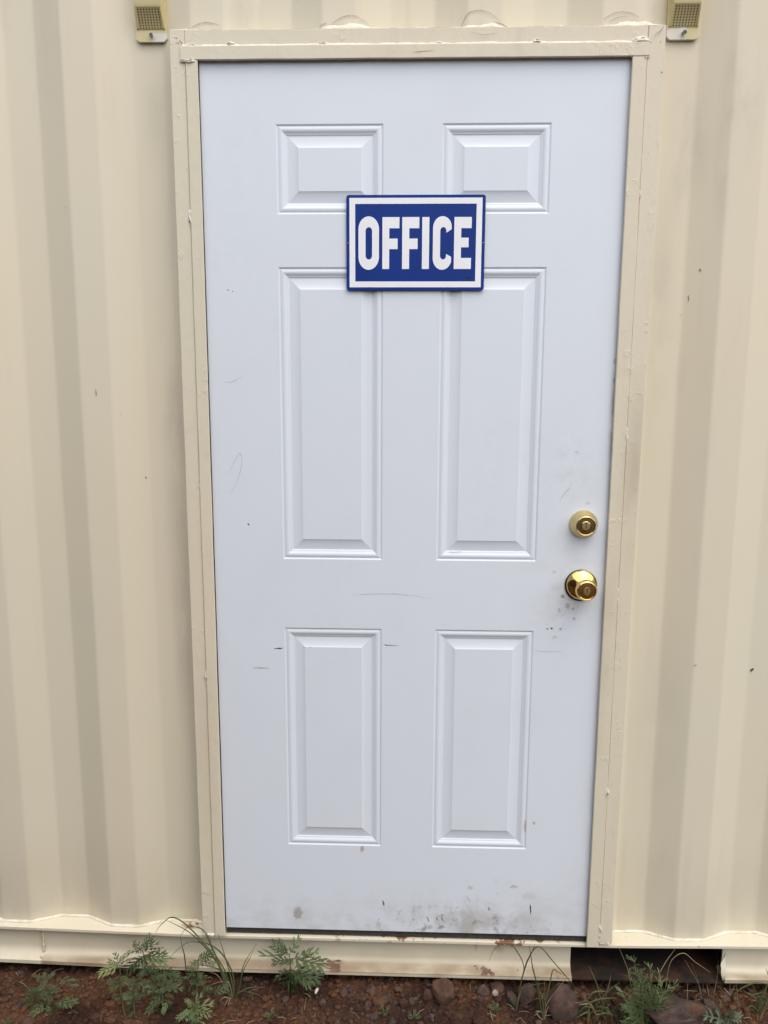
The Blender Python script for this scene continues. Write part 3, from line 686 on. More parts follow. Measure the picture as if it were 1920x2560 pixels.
# ------------------------------------------------------------------ vents
def vent(cx, hw, zb_):
    yp = 0.040
    m = MB()
    bm = bmesh.new()
    # back plate with clipped lower corners
    c_ = 0.007
    o_ = [(cx-hw+c_, zb_), (cx+hw-c_, zb_), (cx+hw-0.002, zb_+c_*0.6), (cx+hw, zb_+c_), (cx+hw, zb_+0.19), (cx-hw, zb_+0.19), (cx-hw, zb_+c_), (cx-hw+0.002, zb_+c_*0.6)]
    m.prism(o_, yp-0.003, yp+0.004); bm.free()
    # hood: profile swept across, sides leaning in a little
    pr = [(0.003, 0.0235), (0.0045, 0.0240), (0.0215, 0.0585), (0.0235, 0.0600), (0.0250, 0.0640), (0.0250, 0.1250), (0.0235, 0.1310), (0.0030, 0.1650)]
    n = len(pr); V, F = [], []
    for sd in (-1, 1):
        for d, z in pr: V.append((cx+sd*(hw-0.003-0.12*d), yp-d, zb_+z))
    for i in range(n-1): F.append((i, n+i, n+i+1, i+1))
    F.append(tuple(range(n))[::-1]); F.append(tuple(range(n, 2*n))); F.append((0, n-1, 2*n-1, n))
    m.add(V, F)
    # rims standing proud on both sides of the sloping grille
    for sd in (-1, 1):
        x = cx+sd*(hw-0.0055)
        m.tube([(x, yp-0.0055, zb_+0.0255), (x-sd*0.0015, yp-0.0222, zb_+0.0580)], 0.0021, 8)
    # raised oval on the face
    o_ = [(cx+0.017*math.copysign(abs(math.cos(t))**0.6, math.cos(t)), zb_+0.090+0.014*math.copysign(abs(math.sin(t))**0.6, math.sin(t))) for t in [2*math.pi*i/28 for i in range(28)]]
    m.prism(o_, yp-0.0262, yp-0.024)
    v = m.build('vent', M['vent'], box, 30)
    # 8 x 8 holes in the sloping grille
    m = MB(); a = Vector((0, yp-0.0045, zb_+0.0240)); b = Vector((0, yp-0.0215, zb_+0.0585)); d = (b-a); nrm = Vector((0, -d.z, d.y)).normalized(); du = d.normalized()
    for j in range(8):
        for i in range(8):
            c_ = a+d*(0.06+0.88*j/7)+nrm*0.0003+Vector((cx+(i-3.5)*0.0062, 0, 0))
            vs2 = [c_+Vector((1, 0, 0))*0.00125*math.cos(t)+du*0.0016*math.sin(t) for t in [math.pi/4*k for k in range(8)]]
            m.add(vs2, [tuple(range(8))])
    tag(m.build('vent_hole', M['black'], v), kind='stuff')
    m = MB(); z = zb_+0.0125
    m.tube([(cx, yp-0.002, z), (cx+0.001, yp-0.010, z-0.0012)], 0.0030, 6); m.tube([(cx+0.001, yp-0.009, z-0.001), (cx+0.0018, yp-0.0125, z-0.0022)], 0.0042, 6)
    m.build('bolt', M['steel'], v, 30)
    return v
vent(-0.5625, 0.0335, 2.0690)
vent(0.5600, 0.0335, 2.0640)

# ------------------------------------------------------------------ office sign
sign = thing('office_sign', (0.0046, -0.003, 1.6487), 'blue rectangular sign reading OFFICE in white capitals, fixed to the white door', 'sign')
def rrect(x0, x1, z0, z1, r_, n=6):
    o_ = []
    for cx, cz, a in ((x1-r_, z1-r_, 0), (x0+r_, z1-r_, 1), (x0+r_, z0+r_, 2), (x1-r_, z0+r_, 3)):
        for i in range(n+1): t = (a+i/n)*math.pi/2; o_.append((cx+r_*math.cos(t), cz+r_*math.sin(t)))
    return o_
SX0, SX1, SZ0, SZ1 = -0.1439, 0.1533, 1.5500, 1.7470
YS = -0.0055
def inner(x, z): return (SX0+x*(SX1-SX0), SZ1-z*(SZ1-SZ0))
m = MB(); m.prism(rrect(SX0, SX1, SZ0, SZ1, 0.0058), YS, -0.0022); m.build('panel', M['blue'], sign)
def frame_rect(x0, x1, z0, z1, w, y0, y1):
    m = MB()
    O = [(x0, z0), (x1, z0), (x1, z1), (x0, z1)]; I_ = [(x0+w, z0+w), (x1-w, z0+w), (x1-w, z1-w), (x0+w, z1-w)]
    V = [(x, y0, z) for x, z in O+I_]+[(x, y1, z) for x, z in O+I_]
    F = []
    for i in range(4):
        j = (i+1) % 4
        F += [(i, j, 4+j, 4+i), (i+8, j+8, j, i), (4+i, 4+j, 12+j, 12+i)]
    m.add(V, F); return m
frame_rect(SX0+0.0068, SX1-0.0068, SZ0+0.0062, SZ1-0.0062, 0.0122, YS-0.0005, YS+0.0004).build('border', M['sign_white'], sign)
LZ1, LZ0 = 1.7015, 1.5945       # cap height of the lettering
sx = lambda a: SX0+(a-466.5)/726.0*(SX1-SX0)
sz = lambda b: LZ1-(b-210)/272.0*(LZ1-LZ0)
def letter(outlines):
    m = MB()
    for o_ in outlines: m.prism(o_, YS-0.0006, YS+0.0004)
    return m.build('letter', M['sign_white'], sign)
def bars(lst): return [[(sx(a), sz(d)), (sx(b), sz(d)), (sx(b), sz(c)), (sx(a), sz(c))] for a, b, c, d in lst]
def stadium(xa, xb, za, zb2, n=14, k=0.62):
    """tall rounded outline: straight sides with elliptical ends"""
    cx, hw = (xa+xb)/2, (xb-xa)/2; ry = min(hw/k*0.62*1.25, (zb2-za)/2); o_ = []
    for i in range(n+1): t = math.pi*i/n; o_.append((sx(cx+hw*math.cos(t)), sz(za+ry-ry*math.sin(t))))
    for i in range(n+1): t = math.pi+math.pi*i/n; o_.append((sx(cx+hw*math.cos(t)), sz(zb2-ry-ry*math.sin(t))))
    return o_
def ring(outer, inner_):
    m = MB(); n = len(outer)
    V = [(x, YS-0.0006, z) for x, z in outer]+[(x, YS-0.0006, z) for x, z in inner_]+[(x, YS+0.0004, z) for x, z in outer]+[(x, YS+0.0004, z) for x, z in inner_]
    F = []
    for i in range(n):
        j = (i+1) % n
        F += [(i, j, n+j, n+i), (2*n+i, 2*n+j, j, i), (n+i, n+j, 3*n+j, 3*n+i)]
    m.add(V, F); return m
ring(stadium(530, 638, 205.5, 486.5), stadium(567.5, 602, 262, 432)).build('letter', M['sign_white'], sign)
letter(bars([(656, 692, 210, 482), (692, 745, 210, 268), (692, 736, 322, 377)]))
letter(bars([(760, 797, 210, 482), (797, 849, 210, 268), (797, 841, 322, 377)]))
letter(bars([(864.5, 901.5, 210, 482)]))
def letter_c():
    xa, xb, za, zb2, ry = 921, 1020, 205.5, 486.5, 62.0; cx, hw = (xa+xb)/2, (xb-xa)/2
    ia, ib, iza, izb = 959, 991, 262, 432; icx, ihw, iry = (ia+ib)/2, (ib-ia)/2, 21.0
    o_, i_ = [], []
    N = 16
    a0, a1 = math.radians(8), math.pi
    for k in range(N+1): t = a0+(a1-a0)*k/N; o_.append((sx(cx+hw*math.cos(t)), sz(za+ry-ry*math.sin(t)))); i_.append((sx(icx+ihw*math.cos(math.radians(-4)+(math.pi+math.radians(4))*k/N)), sz(iza+iry-iry*math.sin(math.radians(-4)+(math.pi+math.radians(4))*k/N))))
    for k in range(N+1): t = math.pi+(math.pi-a0)*k/N; o_.append((sx(cx+hw*math.cos(t)), sz(zb2-ry-ry*math.sin(t)))); u = math.pi+(math.pi+math.radians(4))*k/N; i_.append((sx(icx+ihw*math.cos(u)), sz(izb-iry-iry*math.sin(u))))
    # angled terminals: outer tip lower than the inner one
    i_[0] = (sx(990.5), sz(292)); i_[-1] = (sx(990.5), sz(403)); o_[0] = (sx(1019), sz(273)); o_[-1] = (sx(1017.5), sz(418))
    n = len(o_); m = MB()
    V = [(x, y, z) for y in (YS-0.0006, YS+0.0004) for x, z in o_+i_]; F = []
    for k in range(n-1): F += [(k, k+1, n+k+1, n+k), (2*n+k, 2*n+k+1, k+1, k), (n+k, n+k+1, 3*n+k+1, 3*n+k)]
    F += [(0, n, 3*n, 2*n), (n-1, 2*n-1, 4*n-1, 3*n-1)]
    m.add(V, F); m.build('letter', M['sign_white'], sign)
letter_c()
letter(bars([(1032, 1068.5, 210, 482), (1068.5, 1122, 210, 268), (1068.5, 1108, 318, 368), (1068.5, 1122, 424, 482)]))
m = MB()      # the maker's tiny slanted black mark, illegible in the photograph
for k in range(3):
    a = 1098+k*9.0; m.prism([(sx(a), sz(536)), (sx(a+7.5), sz(536)), (sx(a+9.5), sz(525)), (sx(a+2), sz(525))], YS-0.0003, YS+0.0003)
m.build('maker_mark', M['black'], sign)
for x in (SX0+0.0034, SX1-0.0034):
    m = MB(); m.lathe([(0.0014, 0), (0.0013, 0.0008), (0.0004, 0.0011)], (x, YS, 1.6485), 12); m.build('rivet', M['steel'], sign)

# ------------------------------------------------------------------ measured positions (metres)
GRASS={
'arching':((-0.4285,-0.0564,-0.1480),[
 ('green',[(-0.4353,-0.0564,-0.1404),(-0.4666,-0.0588,-0.0454),(-0.5222,-0.0612,0.0365),(-0.5653,-0.0636,0.0716),(-0.5946,-0.0660,0.0543),(-0.6115,-0.0684,0.0309)]),
 ('green',[(-0.4324,-0.0564,-0.1437),(-0.4595,-0.0577,-0.0625),(-0.5214,-0.0591,0.0219),(-0.5901,-0.0604,0.0632)]),
 ('green',[(-0.4255,-0.0564,-0.1457),(-0.4261,-0.0557,-0.0908),(-0.4475,-0.0551,-0.0380),(-0.4774,-0.0544,-0.0099),(-0.5089,-0.0537,-0.0026),(-0.5439,-0.0531,-0.0084),(-0.5979,-0.0524,-0.0633)]),
 ('green',[(-0.4305,-0.0564,-0.1458),(-0.4328,-0.0534,-0.1351),(-0.4460,-0.0504,-0.0858),(-0.4711,-0.0474,-0.0383),(-0.4881,-0.0444,0.0115)]),
 ('green',[(-0.4275,-0.0564,-0.1457),(-0.4279,-0.0591,-0.1101),(-0.4420,-0.0617,-0.0390),(-0.4580,-0.0644,0.0289)]),
 ('green',[(-0.4205,-0.0564,-0.1455),(-0.4163,-0.0564,-0.1376),(-0.4087,-0.0564,-0.1118),(-0.3984,-0.0564,-0.0574),(-0.3655,-0.0564,0.0004)]),
 ('green',[(-0.4185,-0.0564,-0.1455),(-0.4116,-0.0537,-0.1253),(-0.4031,-0.0511,-0.0840),(-0.3735,-0.0484,-0.0226)]),
 ('green',[(-0.4225,-0.0564,-0.1456),(-0.4164,-0.0604,-0.1364),(-0.3833,-0.0644,-0.1142),(-0.3430,-0.0684,-0.1095)]),
 ('green',[(-0.4206,-0.0564,-0.1478),(-0.4182,-0.0574,-0.1412),(-0.4058,-0.0584,-0.1311),(-0.3680,-0.0594,-0.1368),(-0.3455,-0.0604,-0.1586)]),
 ('dry',[(-0.4282,-0.0564,-0.1346),(-0.4377,-0.0551,-0.1105),(-0.4579,-0.0537,-0.1100),(-0.4874,-0.0524,-0.1209)]),
 ('green',[(-0.4354,-0.0564,-0.1460),(-0.4465,-0.0534,-0.0933),(-0.4695,-0.0504,-0.0744),(-0.5099,-0.0474,-0.0692),(-0.5410,-0.0444,-0.0792)]),
 ('green',[(-0.5394,-0.0564,-0.1269),(-0.5427,-0.0591,-0.0474),(-0.5457,-0.0617,-0.0180),(-0.5513,-0.0644,0.0219)]),
 ('green',[(-0.4324,-0.0564,-0.1459),(-0.4488,-0.0564,-0.0909),(-0.4761,-0.0564,-0.0148),(-0.4971,-0.0564,0.0335),(-0.5333,-0.0564,0.0401),(-0.5519,-0.0564,0.0157)]),
 ('dry',[(-0.4245,-0.0564,-0.1456),(-0.4407,-0.0537,-0.1351),(-0.4651,-0.0511,-0.0958),(-0.4864,-0.0484,-0.0876)]),
 ('dry',[(-0.4305,-0.0564,-0.1481),(-0.4469,-0.0624,-0.1445),(-0.4555,-0.0684,-0.1473)])]),
'straggling':((0.3292,-0.0950,-0.1480),[
 ('green',[(0.3292,-0.0950,-0.1458),(0.3163,-0.0974,-0.0901),(0.3056,-0.0998,-0.0392),(0.2976,-0.1022,-0.0078),(0.2901,-0.1046,0.0350),(0.2863,-0.1070,0.0556)]),
 ('dry',[(0.3345,-0.0950,-0.1359),(0.3291,-0.0970,-0.0761),(0.3275,-0.0990,-0.0424)]),
 ('green',[(0.3298,-0.0950,-0.1371),(0.3260,-0.0937,-0.1060),(0.3166,-0.0923,-0.0741),(0.3149,-0.0910,-0.0485)]),
 ('green',[(0.3319,-0.0950,-0.1425),(0.3329,-0.0926,-0.1067),(0.3403,-0.0902,-0.0655),(0.3477,-0.0878,-0.0246),(0.3597,-0.0854,-0.0305),(0.3797,-0.0830,-0.0447)]),
 ('dry',[(0.3317,-0.0950,-0.1371),(0.3333,-0.0970,-0.1136),(0.3515,-0.0990,-0.0769),(0.3688,-0.1010,-0.0480),(0.3772,-0.1030,-0.0344)]),
 ('dry',[(0.3292,-0.0950,-0.1209),(0.3456,-0.0950,-0.1021),(0.3779,-0.0950,-0.1032),(0.4224,-0.0950,-0.1050)]),
 ('dry',[(0.3302,-0.0950,-0.1480),(0.3217,-0.0910,-0.1584),(0.3075,-0.0870,-0.1723)]),
 ('dry',[(0.3302,-0.0950,-0.1480),(0.3099,-0.0990,-0.1309),(0.3166,-0.1030,-0.1228),(0.3235,-0.1070,-0.1244)]),
 ('dry',[(0.3319,-0.0950,-0.1425),(0.3467,-0.0963,-0.1386),(0.3535,-0.0977,-0.1470),(0.3675,-0.0990,-0.1486)])]),
'arch_topped':((0.2674,-0.0655,-0.1480),[
 ('green',[(0.2664,-0.0655,-0.1480),(0.2733,-0.0679,-0.0997),(0.2794,-0.0703,-0.0605),(0.2883,-0.0727,-0.0205),(0.2992,-0.0751,0.0117),(0.3056,-0.0775,0.0361)]),
 ('green',[(0.2752,-0.0655,-0.0886),(0.2830,-0.0662,-0.0357),(0.2623,-0.0668,0.0104),(0.2446,-0.0675,0.0244),(0.2283,-0.0682,0.0244),(0.2095,-0.0688,0.0105),(0.1978,-0.0695,-0.0215)]),
 ('green',[(0.2828,-0.0655,-0.0558),(0.2913,-0.0648,-0.0183),(0.3159,-0.0642,0.0184),(0.3499,-0.0635,-0.0176),(0.3873,-0.0628,-0.0635),(0.4046,-0.0622,-0.0842),(0.4243,-0.0615,-0.1126)]),
 ('dry',[(0.2674,-0.0655,-0.1469),(0.2735,-0.0595,-0.1311),(0.2830,-0.0535,-0.0986)]),
 ('green',[(0.2690,-0.0655,-0.1380),(0.2735,-0.0675,-0.1033),(0.2881,-0.0695,-0.0891),(0.3124,-0.0715,-0.0780),(0.3358,-0.0735,-0.0723)]),
 ('green',[(0.2664,-0.0655,-0.1469),(0.2527,-0.0655,-0.1419),(0.2410,-0.0655,-0.1389)])]),
'broad':((0.4568,-0.0820,-0.1480),[
 ('green',[(0.4054,-0.0820,-0.1518),(0.4289,-0.0860,-0.1203),(0.4601,-0.0900,-0.0975),(0.5050,-0.0940,-0.0893)]),
 ('green',[(0.4139,-0.0820,-0.1276),(0.4397,-0.0833,-0.0942),(0.4606,-0.0847,-0.0805),(0.4811,-0.0860,-0.0809)]),
 ('green',[(0.4897,-0.0820,-0.1568),(0.4654,-0.0807,-0.1022),(0.4555,-0.0793,-0.0659),(0.4346,-0.0780,-0.0183)]),
 ('green',[(0.4684,-0.0820,-0.1706),(0.4789,-0.0760,-0.1407),(0.4939,-0.0700,-0.1237)]),
 ('green',[(0.4894,-0.0820,-0.1502),(0.5002,-0.0860,-0.1213),(0.5154,-0.0900,-0.1054)]),
 ('green',[(0.4387,-0.0820,-0.1704),(0.4332,-0.0820,-0.1335),(0.4238,-0.0820,-0.1153)]),
 ('green',[(0.4578,-0.0820,-0.1698),(0.4545,-0.0800,-0.1303),(0.4655,-0.0780,-0.1099),(0.4930,-0.0760,-0.0784),(0.5137,-0.0740,-0.0632)]),
 ('green',[(0.4481,-0.0820,-0.1668),(0.4357,-0.0880,-0.1346),(0.4064,-0.0940,-0.1464)]),
 ('dry',[(0.4816,-0.0820,-0.1658),(0.4656,-0.0840,-0.1427),(0.4370,-0.0860,-0.1527)]),
 ('green',[(0.4959,-0.0820,-0.1653),(0.4884,-0.0800,-0.1401),(0.4713,-0.0780,-0.1315)]),
 ('dry',[(0.4673,-0.0820,-0.1673),(0.4732,-0.0780,-0.1314),(0.4864,-0.0740,-0.0695),(0.4901,-0.0700,-0.0479)])]),
'straw':((0.7187,-0.0444,-0.1480),[
 ('dry',[(0.6299,-0.0444,-0.1342),(0.6327,-0.0468,-0.0663),(0.6405,-0.0492,-0.0207),(0.6661,-0.0516,0.0003),(0.6942,-0.0540,-0.0206),(0.7312,-0.0564,-0.0456)]),
 ('dry',[(0.7187,-0.0444,-0.1480),(0.7100,-0.0464,-0.0861),(0.6881,-0.0484,-0.0286)]),
 ('dry',[(0.7196,-0.0444,-0.1458),(0.7152,-0.0424,-0.1003),(0.6745,-0.0404,-0.0269)]),
 ('dry',[(0.6869,-0.0444,-0.1336),(0.6885,-0.0324,-0.0954)]),
 ('dry',[(0.8126,-0.0444,-0.1395),(0.7971,-0.0524,-0.0784)]),
 ('dry',[(0.7879,-0.0444,-0.1172),(0.7855,-0.0444,-0.0855)]),
 ('dry',[(0.7821,-0.0444,-0.1174),(0.7587,-0.0364,-0.0964)]),
 ('dry',[(0.6793,-0.0444,-0.1063),(0.7042,-0.0564,-0.0974)]),
 ('dry',[(0.7021,-0.0444,-0.1298),(0.7079,-0.0484,-0.1085)]),
 ('dry',[(0.7889,-0.0444,-0.1183),(0.7935,-0.0424,-0.1045),(0.8000,-0.0404,-0.0907)]),
 ('dry',[(0.7369,-0.0444,-0.1177),(0.7351,-0.0324,-0.0972)]),
 ('dry',[(0.7481,-0.0444,-0.1129),(0.7303,-0.0524,-0.0793)]),
 ('dry',[(0.7729,-0.0444,-0.1629),(0.7624,-0.0444,-0.1246)]),
 ('dry',[(0.6156,-0.0444,-0.0579),(0.6306,-0.0404,-0.0303),(0.6520,-0.0364,0.0007)]),
 ('dry',[(0.5457,-0.0444,-0.0819),(0.5332,-0.0504,-0.0413),(0.5094,-0.0564,0.0157)]),
 ('dry',[(0.7720,-0.0444,-0.0969),(0.7869,-0.0484,-0.1127)])]),
'seedstalk':((0.7510,-0.0332,-0.1480),[
 ('dry',[(0.7502,-0.0332,-0.1502),(0.7529,-0.0372,-0.1146),(0.7547,-0.0412,-0.0673),(0.7531,-0.0452,-0.0260)])]),
'edge':((0.8564,-0.0580,-0.1480),[
 ('green',[(0.7909,-0.0580,-0.1031),(0.8084,-0.0620,-0.0796),(0.8376,-0.0660,-0.0623),(0.8727,-0.0700,-0.0632)]),
 ('dry',[(0.8700,-0.0580,-0.1509),(0.8503,-0.0600,-0.1180),(0.8089,-0.0620,-0.0861)]),
 ('green',[(0.8569,-0.0580,-0.1535),(0.8473,-0.0560,-0.1063),(0.8335,-0.0540,-0.0780)]),
 ('green',[(0.8616,-0.0580,-0.1533),(0.8665,-0.0520,-0.0983),(0.8812,-0.0460,-0.0595)]),
 ('green',[(0.8517,-0.0580,-0.1482),(0.8528,-0.0620,-0.1010),(0.8613,-0.0660,-0.0756)]),
 ('green',[(0.8645,-0.0580,-0.1532),(0.8443,-0.0580,-0.1156),(0.8207,-0.0580,-0.0815)]),
 ('green',[(0.8661,-0.0580,-0.1499),(0.8730,-0.0540,-0.1182),(0.8894,-0.0500,-0.0993)]),
 ('green',[(0.8564,-0.0580,-0.1480),(0.8331,-0.0640,-0.1270),(0.8211,-0.0700,-0.1275)]),
 ('green',[(0.8588,-0.0580,-0.1534),(0.8470,-0.0593,-0.1209),(0.8275,-0.0606,-0.0975),(0.8142,-0.0620,-0.0935)]),
 ('dry',[(0.8552,-0.0580,-0.1568),(0.8614,-0.0560,-0.1277),(0.8768,-0.0540,-0.1181)]),
 ('dry',[(0.8726,-0.0580,-0.0551),(0.8662,-0.0460,-0.0383)])])}
